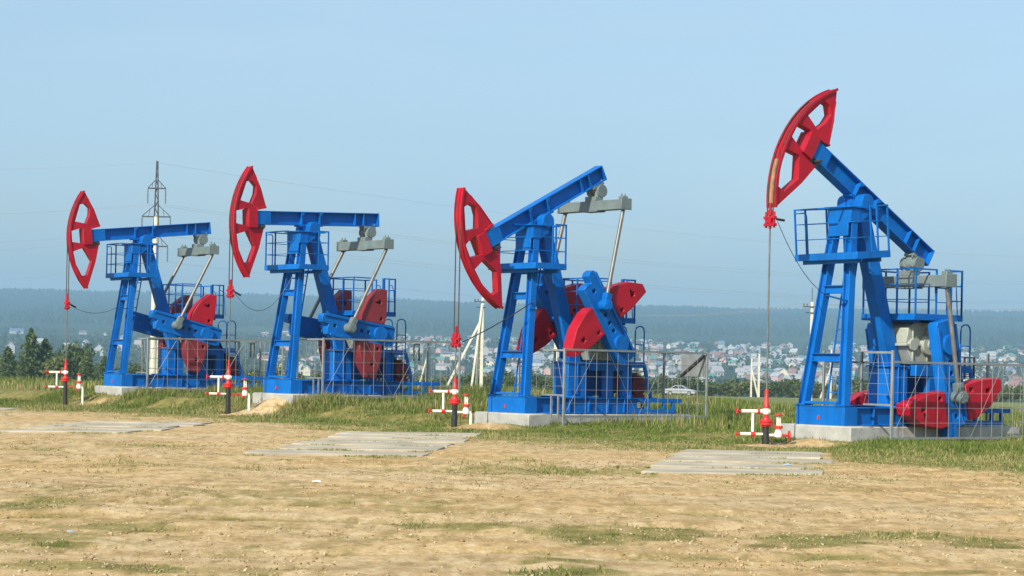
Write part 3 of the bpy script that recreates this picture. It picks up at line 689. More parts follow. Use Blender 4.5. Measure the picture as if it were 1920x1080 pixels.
def m_rladder():
    b = MB(); b.box(3.95, 4.5, .22, 1.0, 1.33, 1.37).box(3.95, 4.5, .20, .22, 1.26, 1.42)
    for y in (.25, .97):
        b.path([(4.15, y, 1.37), (4.15, y, 2.26), (4.18, y, 2.36), (4.27, y, 2.41), (4.38, y, 2.41), (4.46, y, 2.36), (4.49, y, 2.26), (4.49, y, 1.37)], .02, 6)
        b.bar((4.15, y, 1.9), (4.49, y, 1.9), .028); b.bar((4.5, y, 1.35), (4.78, y, .43), .05, .10)
        b.bar((4.0, y, .42), (4.0, y, 1.33), .05)
    for k in range(1, 5): t = k / 5; b.box(4.44 + .28 * t, 4.62 + .28 * t, .27, .95, 1.35 - .92 * t, 1.37 - .92 * t)
    return b.mesh('access_steps', BLUE)
def m_beam():
    b = MB(); b.ibeam((-1.96, .775, .30), (2.62, .775, .30), .30, .42, .028)
    for x in (-1.45, -.30, .38, 1.72, 2.05):
        for s in (-1, 1): b.box(x - .012, x + .012, *sorted((.775 + s * .012, .775 + s * .145)), .118, .482)
    b.box(-1.955, -1.46, .63, .645, .122, .478).box(-1.955, -1.46, .905, .92, .122, .478)
    b.box(2.60, 2.635, .62, .93, .085, .515)
    for s in (-1, 1):
        for x in (-.30, .38): b.prism([(x - .012, .48), (x + .14, .48), (x - .012, .34)], *sorted((.775 + s * .135, .775 + s * .15)))
    b.box(-.42, .48, .63, .92, .05, .088)
    return b.mesh('walking_beam', BLUE, .004)
def m_saddle():
    b = MB(); b.tube((1.02, .40, 5.15), (1.02, 1.15, 5.15), .15, n=18)
    b.box(.82, 1.22, .38, .62, 5.036, 5.13).box(.82, 1.22, .93, 1.17, 5.036, 5.13)
    b.tube((1.02, .37, 5.15), (1.02, .63, 5.15), .19, n=18).tube((1.02, .92, 5.15), (1.02, 1.18, 5.15), .19, n=18)
    return b.mesh('saddle_bearing', BLUE, .006)
def m_bracket():                              # moves with the beam
    b = MB(); b.prism([(-.3, .048), (.36, .048), (.2, -.14), (-.14, -.14)], .66, .89)
    return b.mesh('beam_bracket', BLUE, .006)
def arc(r, a0, a1, n): return [(-r * math.cos(R(a0 + (a1 - a0) * k / n)), .05 + r * math.sin(R(a0 + (a1 - a0) * k / n))) for k in range(n + 1)]
def m_head():
    outer = arc(2.72, 41.0, -34.6, 24) + [(-1.86, -.60), (-1.69, -.03), (-1.93, -.03), (-1.93, .55), (-1.58, .60), (-1.76, 1.20)]
    up = [(-2.27, 1.40), (-2.06, 1.42), (-1.91, 1.26), (-1.94, 1.02), (-2.09, .72), (-2.50, .82)]
    mid = [(-2.655, .50), (-2.25, .59), (-2.25, .04), (-2.665, .12)]
    lo = [(-2.66, -.21), (-2.25, -.10), (-2.00, -.58), (-2.21, -1.06), (-2.42, -1.07), (-2.60, -.66)]
    return holed('horsehead', outer, [up, mid, lo], .66, .89, RED, .008)
def m_rim():
    b = MB(); n = 26
    for r0, r1, y0, y1 in ((2.715, 2.745, .625, .925), (2.744, 2.775, .625, .66), (2.744, 2.775, .89, .925), (2.744, 2.764, .76, .79)):
        A, B = arc(r0, 41.3, -34.9, n), arc(r1, 41.3, -34.9, n)
        vs = []; fs = []
        for p, q_ in zip(A, B): vs += [(p[0], y0, p[1]), (p[0], y1, p[1]), (q_[0], y0, q_[1]), (q_[0], y1, q_[1])]
        for k in range(n):
            i = 4 * k; j = i + 4; fs += [(i, i + 1, j + 1, j), (i + 2, j + 2, j + 3, i + 3), (i, j, j + 2, i + 2), (i + 1, i + 3, j + 3, j + 1)]
        fs += [(0, 2, 3, 1), (4 * n, 4 * n + 1, 4 * n + 3, 4 * n + 2)]
        b.add(vs, fs)
    return b.mesh('rim', RED)
def m_hub():
    b = MB()
    for y in (.58, .891): b.box(-2.26, -1.945, y, y + .079, -.01, .56)
    b.prism([(-1.94, .53), (-1.60, .59), (-1.60, .64), (-1.94, .60)], .61, .94)
    for s in (.65, .90):
        b.bar((-1.95, s, 1.60), (-1.64, s, .68), .02, .022, (0, 1, 0))
    return b.mesh('hub_plate', RED, .006)
def m_hinge():
    b = MB(); b.box(-1.95, -1.66, .65, .90, -.04, .085)
    b.bar((-1.8, .70, .03), (-1.8, .42, .03), .05)
    return b.mesh('hinge_block', DARKM)
def m_tailb():
    b = MB(); b.tube((2.27, .55, -.10), (2.27, 1.0, -.10), .15, n=18); b.box(2.05, 2.49, .62, .93, .02, .086)
    for y in (.56, .99): b.tube((2.27, y - .03, -.10), (2.27, y + .03, -.10), .175, n=16)
    for x in (2.08, 2.46):
        for y in (.66, .89): b.tube((x, y, -.04), (x, y, .16), .02, n=6)
    b.box(2.13, 2.41, .64, .91, -.10, .02)
    return b.mesh('tail_bearing', GREY, .006)
def m_eq():                                   # origin at its middle
    b = MB(); b.prism([(-.15, -.135), (.15, -.135), (.15, .135), (-.15, .135)], -1.28, 1.28); b.box(-.14, .14, -.22, .22, .135, .26)
    b.box(-.17, .17, -.3, .3, -.165, -.137)
    for s in (-1, 1):
        b.box(-.19, .19, *sorted((s * 1.285, s * 1.33)), -.15, .16); b.box(-.10, .10, *sorted((s * 1.10, s * 1.27)), .137, .22)
        for x in (-.06, .06): b.tube((x, s * 1.19, .22), (x, s * 1.19, .29), .025, n=6)
    for y in (-.12, .12): b.tube((0, y, .24), (0, y, .42), .07, n=10)
    return b.mesh('equalizer', GREY, .008)
def m_crank():                                # along +x from the shaft, thickness in y about 0
    o_ = [(-.58, -.26), (-.50, -.32), (1.7, -.32), (1.93, -.30), (1.97, -.10), (1.94, -.01), (1.94, .03), (2.14, .04), (2.20, .12), (2.20, .26), (2.14, .32), (-.5, .32), (-.58, .26)]
    hl = [[(c - .055, -.05), (c + .055, -.05), (c + .055, .06), (c - .055, .06)] for c in (.42, .68, .94, 1.86 - .16)]
    o_ = [(a, -b_) for a, b_ in o_]
    return holed('crank', o_, hl, -.14, .14, BLUE, .012)
def m_crank_lip():
    b = MB(); b.box(-.45, 1.86, -.185, -.142, .25, .33).box(-.45, 2.12, -.185, -.142, -.33, -.25)
    b.tube((0, -.24, 0), (0, .24, 0), .24, n=18)
    return b.mesh('crank_rib', BLUE, .006)
def m_weight(sgn):
    p = [(0, .335), (.85, .335), (.85, .60), (.67, 1.10), (.33, 1.52), (.07, 1.52), (-.02, .85)]
    hl = [[(.24, .98), (.36, 1.01), (.34, 1.13), (.22, 1.10)], [(.10, .46), (.2, .46), (.2, .56), (.10, .56)]]
    if sgn < 0: p = [(a, -b_) for a, b_ in p]; hl = [[(a, -b_) for a, b_ in h_] for h_ in hl]
    return holed('counterweight', p, hl, -.20, .20, RED, .02)
def m_pitman(L): return MB().tube((0, 0, 0), (0, 0, -L), .055, n=12).mesh('pitman_rod', STEEL)
def m_pinb():
    b = MB(); b.tube((0, -.16, 0), (0, .14, 0), .15, n=18).tube((0, -.185, 0), (0, -.16, 0), .11, n=14); b.box(-.09, .09, -.1, .1, .1, .34)
    for k in range(6): a = k * math.pi / 3; b.tube((.12 * math.cos(a), -.18, .12 * math.sin(a)), (.12 * math.cos(a), -.155, .12 * math.sin(a)), .02, n=6)
    return b
def m_carrier():
    b = MB(); b.box(-.05, .05, -.17, .17, -.10, -.04).box(-.05, .05, -.17, .17, .06, .12)
    for y in (-.13, .13): b.tube((0, y, -.14), (0, y, .22), .03, n=8)
    b.tube((0, 0, -.16), (0, 0, .42), .035, n=10).box(-.06, .06, -.07, .07, -.04, .06).tube((0, 0, .14), (0, 0, .26), .06, n=10)
    return b.mesh('carrier_bar', RED, .004)
PL = ['blue and red pumpjack farthest left, beam tail slightly raised, before the tall concrete pole',
      'blue and red pumpjack with level beam and slack cable loop, second from the left',
      'blue and red pumpjack with beam tail raised high and blue crank standing up',
      'nearest and largest pumpjack, red horsehead raised high and crank hanging down']
WELL_FL = [.92, .93, .73, .52]                # height of the red flange
WELL_TOP = [.71, .76, .63, .74]
for i in range(4):
    X, Y, Z, yaw, tilt, ca, s0, clampz = PUMPS[i]
    t = thing('pumpjack', pump_matrix(i), PL[i], 'pumpjack', 'pumpjacks in a row')
    sk = ob('skid', cached('skid', m_skid), t); ob('marker', cached('marker', lambda: MB().prism([(0, 0), (.05, 0), (.06, .07), (.03, .1), (0, .08)], -.01, .01).mesh('marker', VRED)), sk, Matrix.Translation((-.012, .78, .12)) @ Matrix.Rotation(R(90), 4, 'Z'))
    ob('motor_frame', cached('rframe', m_rear_frame), t)
    for s in (0, 1): ob('tower_leg', cached(('leg', s), lambda: m_leg(s)), t)
    for z in (1.55, 3.12): ob('crossbar', cached(('cb', z), lambda: m_crossbar(z)), t)
    ob('foot_bar', cached('fbar', m_footbar), t)
    ob('tower_cap', cached('cap', m_cap), t); ob('rear_leg', cached('rleg', m_rear_leg), t)
    ob('tower_ladder', cached('tl', lambda: m_ladder(.40, .46, .98, 3.95, .62, .96, 12)), t)
    ob('pedestal', cached('ped', m_pedestal), t); ob('gearbox_stand', cached('stand', m_stand), t)
    gb = ob('gearbox', cached('gb', m_gearbox), t); ob('slow_shaft', cached('shaft', m_shaft), gb)
    ob('sheave', cached('sheave', m_sheave), t); ob('drive_belts', cached('belts', m_belts), t); ob('belt_guard', cached('guard', m_guard), t); ob('motor', cached('motor', m_motor), t)
    plm = Matrix.Translation((.6, 0, 3.9)) @ Matrix.Rotation(R(-5 if i == 3 else 0), 4, 'Y') @ Matrix.Translation((-.6, 0, -3.9))
    pl = ob('platform', cached('plat', m_platform), t, plm); ob('railing', cached('prail', m_plat_rail), pl)
    rp = ob('service_platform', cached('rplat', m_rplat), t); ob('railing', cached('rrail', m_rrail), rp)
    ob('access_steps', cached('rlad', m_rladder), t)
    ob('saddle_bearing', cached('saddle', m_saddle), t)
    # beam frame: origin at the pivot (y kept)
    BM = Matrix.Translation((PIV.x + (.05 if i == 3 else 0), 0, PIV.z - (.10 if i == 3 else 0))) @ rotz_tilt(tilt)
    bm_ = ob('walking_beam', cached('beam', m_beam), t, BM); ob('beam_bracket', cached('brk', m_bracket), bm_); ob('hinge_block', cached('hinge', m_hinge), bm_); ob('tail_bearing', cached('tailb', m_tailb), bm_)
    hd = ob('horsehead', cached('head', m_head), t, BM); rim = ob('rim', cached('rim', m_rim), hd); ob('hub_plate', cached('hub', m_hub), hd)
    if i == 3:
        me = CACHE['rim'].copy(); me.materials.clear(); me.materials.append(RED); me.materials.append(RUST)
        for p in me.polygons:
            c = p.center; r_ = math.hypot(c.x, c.z - .05); an = math.degrees(math.atan2(c.z - .05, -c.x))
            if r_ > 2.73 and an < -12 and .65 < c.y < .9: p.material_index = 1
        rim.data = me
    tail = BM @ V((TAILP.x, .775, TAILP.z)); eqc = V((tail.x - .10, .775, tail.z - .42))
    lean = R({0: -10, 1: -9, 2: 3, 3: 3}[i])
    ob('equalizer', cached('eq', m_eq), t, Matrix.Translation(eqc) @ Matrix.Rotation(lean * 0, 4, 'X'))
    cr_dir = V((math.cos(R(ca)), 0, math.sin(R(ca)))); pin = SHAFT + cr_dir * RC
    CRM = Matrix.Rotation(-R(ca), 4, 'Y')
    for s in (-1, 1):
        yc = .775 + s * .97; cm = Matrix.Translation((SHAFT.x, yc, SHAFT.z)) @ CRM @ (Matrix.Identity(4) if s < 0 else Matrix.Diagonal((1, -1, 1, 1)))
        ck = ob('crank', cached('crank', m_crank), t, cm); ob('crank_rib', cached('crib', m_crank_lip), ck)
        wm = 'w'
        for g_ in (1, -1):
            wo = ob('counterweight', cached(('wt', g_), lambda: m_weight(g_)), ck, Matrix.Translation((s0 + (.0 if g_ > 0 or i != 2 else .05), 0, 0)) @ Matrix.Diagonal((1, 1, (.93, .93, 1.03, 1.08)[i], 1)))
            if i == 1 or (i == 0 and (s > 0 or g_ * 1 > 0)):
                wo.data = cached(('wtd', g_), lambda: recol(CACHE[('wt', g_)], DRED)); wo['label'] = 'dark dull red counterweight'  # these weights take the darker of the two reds
        yp = .775 + s * 1.19; top = V((eqc.x, yp, eqc.z - .15)); bot = V((pin.x, .775 + s * 1.26, pin.z))
        d = bot - top; L = d.length
        pm = Matrix.Translation(top) @ (-d).to_track_quat('Z', 'Y').to_matrix().to_4x4()
        pt = ob('pitman_rod', m_pitman(L), t, pm)
        pb = ob('crank_pin', cached(('pinb', i == 2), lambda: m_pinb().mesh('crank_pin', BLUE if i == 2 else GREY, .006)), t, Matrix.Translation(bot) @ (-V((d.x, 0, d.z))).to_track_quat('Z', 'Y').to_matrix().to_4x4() if False else Matrix.Translation(bot) @ Matrix.Rotation(math.atan2(-d.x, -d.z), 4, 'Y') @ (Matrix.Identity(4) if s < 0 else Matrix.Diagonal((1, -1, 1, 1))))
    # bridle, carrier bar, polished rod
    a_top = min(38 + (-tilt), 60); xw = PIV.x - 2.76
    for s in (-.09, .09):
        pts = [(PIV.x - 2.76 * math.cos(R(a)), .775 + s, PIV.z + .05 + 2.76 * math.sin(R(a))) for a in np.linspace(max(a_top - 4, 6), 0, 9)] + [(xw, .775 + s, clampz + .12)]
        sh = (.05, -.10) if i == 3 else (0, 0); pts = [(x + sh[0] if z > PIV.z + .06 else x + sh[0], y, z + (sh[1] if z > clampz + .2 else 0)) for x, y, z in pts]
        ob('bridle_cable', MB().path(pts, .016, 6).mesh('bridle_cable', ROPE), t)
    xw += .05 if i == 3 else 0
    ob('carrier_bar', cached('carrier', m_carrier), t, (xw, .775, clampz))
    wtop = WELL_FL[i] + WELL_TOP[i] - Z - .04
    ob('polished_rod', MB().tube((xw, .775, wtop), (xw, .775, clampz), .02, n=8).mesh('polished_rod', STEEL), t)
    # load cell cable to the tower
    p0 = V((xw + .06, .60, clampz)); 
    p1 = {0: V((-.2, .2, 2.72)), 1: V((.10, .25, 3.55)), 2: V((.32, .15, 2.95)), 3: V((-.30, .35, 2.95))}[i]
    sag = {0: .22, 1: .75, 2: .05, 3: .25}[i]
    pts = [p0.lerp(p1, k / 14) - V((0, 0, sag * 4 * (k / 14) * (1 - k / 14))) for k in range(15)]
    cb = MB().path(pts, .008 if i != 2 else .015, 5)
    if i != 2: cb.tube(p0 + V((-.03, 0, .05)), p0 + V((.18, -.03, -.06 if i != 3 else .03)), .03, n=6)
    sc_ = ob('signal_cable', cb.mesh('signal_cable', BLACK), t)
    tl = (p1.z - .445) / (4.72 - .445); lp = leg_line(0)[0].lerp(leg_line(0)[1], tl)
    ob('cable_arm', MB().bar(p1, (lp.x - .05, lp.y, p1.z - (.1 if i == 3 else 0)), .035).mesh('cable_arm', BLUE), t)

# ------------------------------------------------------------------ fences
def fence(i):
    lab = ['grey steel mesh fence round the leftmost pumpjack', 'grey steel mesh fence round the second pumpjack from the left', 'grey mesh fence with a steel plate at its rear corner, round the raised-tail pumpjack', 'grey steel mesh fence in front of the hanging red counterweights of the nearest pumpjack'][i]
    t = thing('mesh_fence', pump_matrix(i), lab, 'fence', 'mesh fences round the pumpjacks'); M = pump_matrix(i).inverted(); PM = pump_matrix(i)
    X0, X1, Y0, Y1, ZT, ZB = .55, 5.80, -.92, 2.55, 1.70, -.06
    if i == 3: ZT, ZB = 1.47, -.25
    PT = 1.70
    def gz(x, y): p = PM @ V((x, y, 0)); return H(p.x, p.y) - PM.translation.z
    for (x, y) in [(X0, Y0), (X1, Y0), (X1, .8), (X1, Y1), (3.2, Y1), (1.9, Y1)]:
        ob('post', MB().bar((x, y, gz(x, y) - .25), (x, y, PT + .03), .058).mesh('post', FENCE, .004), t)
    b = MB(); c = [(X0, Y0), (X1, Y0), (X1, Y1), (1.9, Y1)]
    for k in range(3):
        p, q_ = c[k], c[k + 1]
        for z in (ZT, ZB): b.bar((*p, z), (*q_, z), .05)
    for (y0, y1) in ((Y0, -.06),):
        b.bar((X0, y0, PT - .02), (X0, y1, PT - .02), .05).bar((X0, y0, .50), (X0, y1, .50), .04)
    for y in (-.70, -.42) if i in (1, 2) else (): b.bar((X0, y, ZB - .05), (X0, y, .50), .04)
    ob('rail', b.mesh('rail', FENCE), t)
    def panel(p, q_, z0, z1, step=.36):
        b = MB(); d = V((q_[0] - p[0], q_[1] - p[1], 0)); L = d.length; d /= L; n = max(2, round(L / step)); zs = np.linspace(z0, z1, 6)[1:-1]
        for k in range(1, n): a = V((*p, 0)) + d * L * k / n; b.tube(a + V((0, 0, z0)), a + V((0, 0, z1)), .0055, n=4)
        for z in zs: b.tube(V((*p, z)), V((*q_, z)), .005, n=4)
        b.tube(V((*p, z0)), V((*p, 0)) + d * L * .42 + V((0, 0, z1)), .004, n=4).tube(V((*q_, z0)), V((*q_, 0)) - d * L * .42 + V((0, 0, z1)), .004, n=4)
        ob('mesh_panel', b.mesh('mesh_panel', WIRE), t)
    panel((X0, Y0), (3.2, Y0), ZB, ZT); panel((3.2, Y0), (X1, Y0), ZB, ZT); panel((X1, Y0), (X1, .8), ZB, ZT); panel((X1, .8), (X1, Y1), ZB, ZT)
    panel((X1, Y1), (3.2, Y1), ZB, ZT); panel((3.2, Y1), (1.9, Y1), ZB, ZT); panel((X0, Y0), (X0, -.06), .5, PT - .02)
    if i == 2:
        pl = ob('plate', MB().box(X1 - .012, X1 + .012, Y0 + .05, Y0 + 1.0, 1.05, 1.66).mesh('plate', FENCE), t)
        ob('brace', MB().bar((X1 - .04, Y0 + 1.0, 1.05), (X1 - .04, Y0 + .08, 1.64), .06).mesh('brace', DARKM), t)
    else:
        ob('frame', MB().bar((X1 - .05, 1.2, 1.1), (X1 - .05, 1.2, 1.66), .04).bar((X1 - .05, 1.5, 1.1), (X1 - .05, 1.5, 1.66), .04).bar((X1 - .05, 1.2, 1.64), (X1 - .05, 1.5, 1.64), .04).mesh('frame', DARKM), t)
for i in range(4): fence(i)

# ------------------------------------------------------------------ wellheads (x along the picture, casing at 0,0)
WL = ['white and red wellhead of the leftmost pumpjack, black casing in grass', 'red and white wellhead on long black casing beside the sandy bank, second from left',
      'wellhead with white down pipe and a mound of soil beside it, third from left', 'nearest wellhead, short black casing, red handwheel edge-on by the concrete footing']
for i in range(4):
    px, py = (pump_matrix(i) @ V((PIV.x - 2.76 + (.05 if i == 3 else 0), .775, 0))).xy; gz = H(px, py); fl = WELL_FL[i]; tp = fl + WELL_TOP[i]
    t = thing('wellhead', Matrix.Translation((px, py, 0)) @ Matrix.Rotation(R([6, 12, 8, 3][i]), 4, 'Z'), WL[i], 'wellhead', 'wellheads under the horseheads')
    ob('casing', MB().lathe([(.088, gz - .2), (.085, gz + .02), (.075, gz + .3), (.072, fl - .05)]).mesh('casing', BLACK), t)
    ob('flange', MB().lathe([(.10, fl - .10), (.10, fl - .06), (.155, fl - .055), (.155, fl - .01), (.13, fl), (.155, fl + .01), (.155, fl + .05), (.09, fl + .06), (.08, fl + .10)], n=18).mesh('flange', VRED), t)
    a = fl + .24                              # level of the upper arm
    ob('stuffing_box', MB().lathe([(.055, fl + .10), (.055, a - .07), (.062, a + .07), (.058, a + .16), (.05, a + .17), (.05, a + .30), (.044 if i == 3 else .036, a + .31), (.044 if i == 3 else .030, tp)]).mesh('stuffing_box', VRED), t)
    ob('cross_body', MB().lathe([(.064, a - .065), (.075, a - .05), (.075, a + .05), (.066, a + .065)]).tube((-.15, 0, a), (.08, 0, a), .05, n=12).mesh('cross_body', WHITE), t)
    ua = ob('upper_arm', MB().tube((-.56, 0, a), (-.19, 0, a), .042, n=12).mesh('upper_arm', WHITE), t)
    ob('valve_wheel', MB().tube((-.66, 0, a), (-.56, 0, a), .022, n=8).torus((-.66, 0, a), (1, 0, 0), .075, .014).bar((-.66, -.07, a), (-.66, .07, a), .014).bar((-.66, 0, a - .07), (-.66, 0, a + .07), .014).mesh('valve_wheel', VRED), ua)
    ob('ring', MB().tube((-.20, 0, a), (-.15, 0, a), .066, n=14).mesh('ring', VRED), ua)
    lz = fl - .27
    ob('riser', MB().tube((-.30, 0, a - .04), (-.30, 0, lz), .032, n=10).mesh('riser', WHITE), t)
    la = ob('lower_arm', MB().tube((-.58, 0, lz), (-.34, 0, lz), .038, n=12).tube((-.25, 0, lz), (-.07, 0, lz), .03, n=10).mesh('lower_arm', WHITE), t)
    ob('valve_wheel', MB().tube((-.67, 0, lz), (-.58, 0, lz), .024, n=8).torus((-.67, 0, lz), (1, 0, 0), .06 if i != 3 else .03, .014).bar((-.67, 0, lz - .06), (-.67, 0, lz + .06), .016).mesh('valve_wheel', VRED), la)
    ob('ring', MB().tube((-.345, 0, lz), (-.25, 0, lz), .06, n=14).mesh('ring', VRED), la)
    vx = [.46, .50, .30, .28][i]; vz = lz - (.02 if i > 1 else .0)
    ra = ob('right_arm', MB().tube((.07, 0, vz), (vx + .06, 0, vz), .034 if i > 1 else .022, n=10).mesh('right_arm', WHITE if i > 1 else VRED), t)
    gv = ob('gate_valve', MB().lathe([(.05, vz - .06), (.085, vz - .03), (.09, vz + .05), (.06, vz + .12), (.06, vz + .15)], (vx, 0, 0)).box(vx - .045, vx - .022, -.02, .02, vz + .215, vz + .40).box(vx + .022, vx + .045, -.02, .02, vz + .215, vz + .40).box(vx - .045, vx + .045, -.021, .021, vz + .28, vz + .31).box(vx - .045, vx + .045, -.022, .022, vz + .385, vz + .41).tube((vx, 0, vz + .2), (vx, 0, vz + .45), .012, n=6).mesh('gate_valve', WHITE), t)
    ob('valve_flange', MB().lathe([(.09, vz + .15), (.10, vz + .155), (.10, vz + .21), (.05, vz + .215)], (vx, 0, 0)).mesh('valve_flange', VRED), gv)
    ob('valve_wheel', MB().torus((vx, 0, vz + .455), (0, 0, 1), .085, .014).bar((vx - .08, 0, vz + .455), (vx + .08, 0, vz + .455), .016).bar((vx, -.08, vz + .455), (vx, .08, vz + .455), .016).lathe([(.03, vz + .43), (.03, vz + .48)], (vx, 0, 0), 8).mesh('valve_wheel', VRED), gv)
    if i == 3:
        ob('end_wheel', MB().tube((vx + .06, 0, vz), (vx + .22, 0, vz), .03, n=10).torus((vx + .25, 0, vz), (1, 0, 0), .10, .018).bar((vx + .25, -.1, vz), (vx + .25, .1, vz), .02).bar((vx + .25, 0, vz - .1), (vx + .25, 0, vz + .1), .02).mesh('end_wheel', VRED), ra)
    else:
        ob('down_pipe', MB().path([(vx + .05, 0, vz + .0), (vx + .11, 0, vz), (vx + .13, 0, vz - .05), (vx + .13, 0, min(H(px + vx, py) - .1, vz - .30))], .038, 10).mesh('down_pipe', WHITE), t)
        ob('drain_knob', MB().lathe([(.02, vz - .12), (.04, vz - .11), (.04, vz - .05), (.015, vz - .03)], (vx - .06, 0, 0), 8).mesh('drain_knob', VRED), gv)

# ------------------------------------------------------------------ power poles
def sag_wire(name, p, q_, sag, r, label, group):
    p, q_ = V(p), V(q_); pts = [p.lerp(q_, k / 24) - V((0, 0, sag * 4 * (k / 24) * (1 - k / 24))) for k in range(25)]
    c = pts[0].copy(); o = ob(name, MB().path([v - c for v in pts], r, 4).mesh(name, WIREM), None, c); return tag(o, label, 'wire', group)
D = 235.0; px_ = atx(287, 705, D); pz = H(px_, D); PH = 25.5
t = thing('power_pole', Matrix.Translation((px_, D, pz)), 'tall tapered concrete power pole with a lattice top and three levels of crossarms', 'power pole')
ob('shaft', MB().lathe([(.46, -.5), (.30, 19.2)], n=16).mesh('shaft', POLEC), t)
b = MB()
for sx, sy in ((-1, -1), (1, -1), (1, 1), (-1, 1)):
    b.bar((sx * .26, sy * .2, 17.4), (sx * .06, sy * .06, PH), .10)
zz = np.linspace(18.6, PH - .4, 9)
for k in range(8):
    f0 = 1 - (zz[k] - 17.4) / (PH - 17.4) * .8; f1 = 1 - (zz[k + 1] - 17.4) / (PH - 17.4) * .8; s = 1 if k % 2 else -1
    for sy in (-1, 1): b.bar((s * .26 * f0, sy * .2 * f0, zz[k]), (-s * .26 * f1, sy * .2 * f1, zz[k + 1]), .07)
ob('lattice_top', b.mesh('lattice_top', DARKM), t)
ARM = [(22.4, 1.0), (19.2, 1.6), (15.85, 1.35)]
for az, hw in ARM:
    b = MB(); b.bar((-hw, -.1, az), (hw, -.1, az), .13).bar((-hw, .1, az), (hw, .1, az), .13)
    rise = 1.3 if hw > 1.1 else .9
    for s in (-1, 1): b.bar((s * hw, 0, az + .05), (s * .2, 0, az + rise), .08).bar((s * hw * .55, 0, az + .05), (s * hw * .45, 0, az + rise * .7), .05)
    am = ob('crossarm', b.mesh('crossarm', DARKM), t)
    for s in (-1, 1):
        ib = MB(); ib.tube((s * hw, 0, az - 1.75), (s * hw, 0, az), .03, n=5)
        for k in range(9): ib.lathe([(.13, az - 1.6 + k * .17), (.05, az - 1.52 + k * .17)], (s * hw, 0, 0), 8)
        ob('insulator_string', ib.mesh('insulator_string', INSUL), am)
top_w = pz + PH - .2
far = V((atx(2350, 470, 430), 430, 0)); lef = V((atx(-900, 300, 225), 225, 0)); gw = 'overhead wires of the tall pole'
def wire_pair(dx, z, zl, zr, lab):
    sag_wire('power_line', (px_ + dx, D, z), (lef.x, lef.y, zl), 1.6, .009, lab % 'left', gw)
    sag_wire('power_line', (px_ + dx, D, z), (far.x + dx, far.y, zr), 4.5, .011, lab % 'right', gw)
wire_pair(0, top_w, top_w - .5, 28.5, 'topmost thin wire leaving the tall pole to the %s')
wire_pair(-1.0, pz + 20.6, pz + 18.6, 23.5, 'thin wire from the near end of the upper crossarm going %s')
wire_pair(1.0, pz + 20.6, pz + 19.2, 24.2, 'thin wire from the far end of the upper crossarm going %s')
wire_pair(-1.6, pz + 17.4, pz + 15.6, 20, 'thin wire from the near end of the middle crossarm going %s')
wire_pair(1.6, pz + 17.4, pz + 12.6, 20.6, 'thin wire from the far end of the middle crossarm going %s')
wire_pair(1.35, pz + 14.1, pz + 9.2, 16.5, 'thin wire from the end of the lowest crossarm going %s')
def small_pole(px, ptop, pbase, d, label, struts=(), arm=True, rod=0.0, r=.16):
    x = atx(px, pbase, d); z = H(x, d); u, v = derot(px, ptop); h = CAM_H + (HOR - v) * d / FPX - z
    t = thing('power_pole', Matrix.Translation((x, d, z)), label, 'power pole', 'small concrete power poles')
    ob('shaft', MB().sweep([(-r * 1.1, -r), (r * 1.1, -r), (r * 1.1, r), (-r * 1.1, r)], (0, 0, -.5), (0, 0, h), (0, 1, 0), [(-r * .75, -r * .7), (r * .75, -r * .7), (r * .75, r * .7), (-r * .75, r * .7)]).mesh('shaft', POLEC, .02), t)
    for (dx, dy, zt) in struts: ob('strut', MB().bar((dx, dy, -.5), (0.05 * (1 if dx > 0 else -1), dy * .2, h * zt), .22).mesh('strut', POLEC, .02), t)
    if arm:
        am = ob('crossarm', MB().bar((-.85, -.16, h - .45), (.75, -.16, h - .45), .09).bar((-.6, -.16, h - 1.0), (.3, -.16, h - 1.0), .08).mesh('crossarm', DARKM), t)
        for ix in (-.75, -.45, .40, .68): ob('insulator', MB().lathe([(.03, 0), (.07, .08), (.05, .12), (.08, .17), (.04, .26)], (ix, -.16, h - .40), 8).mesh('insulator', INSUL), am)
    if rod: ob('lightning_rod', MB().tube((0, 0, h), (0, 0, h + rod), .03, n=5).mesh('lightning_rod', DARKM), t)
    return V((x, d, z + h))
pa = small_pole(902, 557, 727, 200, 'concrete power pole with raking struts behind the third wellhead', [(-1.05, -.5, .92), (-.55, .5, .96), (-3.9, 0, .78)], True, .0)
pb = small_pole(1040, 578, 740, 185, 'pale concrete pole with a strut, behind the raised-tail pumpjack between crank and tower', [(1.6, .4, .85)], True)
pc = small_pole(1519, 566, 750, 190, 'concrete power pole with dark crossarm, behind the tower of the nearest pumpjack', [], True, 1.3)
small_pole(1408, 672, 745, 292, 'short braced pole left of the nearest pumpjack, before the bushes', [(1.1, 0, .7)], False, 0, .13)
small_pole(1422, 663, 747, 288, 'plain pale pole just left of the nearest polished rod, before the bushes', [], False, 0, .16)
small_pole(1557, 655, 750, 288, 'thin braced pole seen through the foot of the nearest tower', [(-1.6, 0, .6)], False, 0, .13)
small_pole(800, 650, 722, 315, 'pale braced pole beyond the second fence, left of the strutted pole', [(-1.5, 0, .75)], False, 0, .18)
small_pole(294, 628, 708, 231, 'thin white post standing beside the tall concrete pole', [], False, 0, .07)
for s, lb in ((-.75, 'left'), (.68, 'right')):
    sag_wire('power_line', pa + V((s, -.16, -.15)), pb + V((s, -.16, -.15)), .25, .012, 'thin low wire from the %s insulators of the strutted pole to the pale pole' % lb, 'low wires between small poles')
    sag_wire('power_line', pb + V((s, -.16, -.15)), pc + V((s, -.16, -.15)), .8, .012, 'thin low wire from the pale pole to the %s insulators behind the nearest tower' % lb, 'low wires between small poles')
    sag_wire('power_line', pc + V((s, -.16, -.15)), V((atx(2300, 560, 200) + s, 200, 10.0)), .9, .012, 'thin low wire leaving the pole behind the nearest tower on its %s side' % lb, 'low wires between small poles')

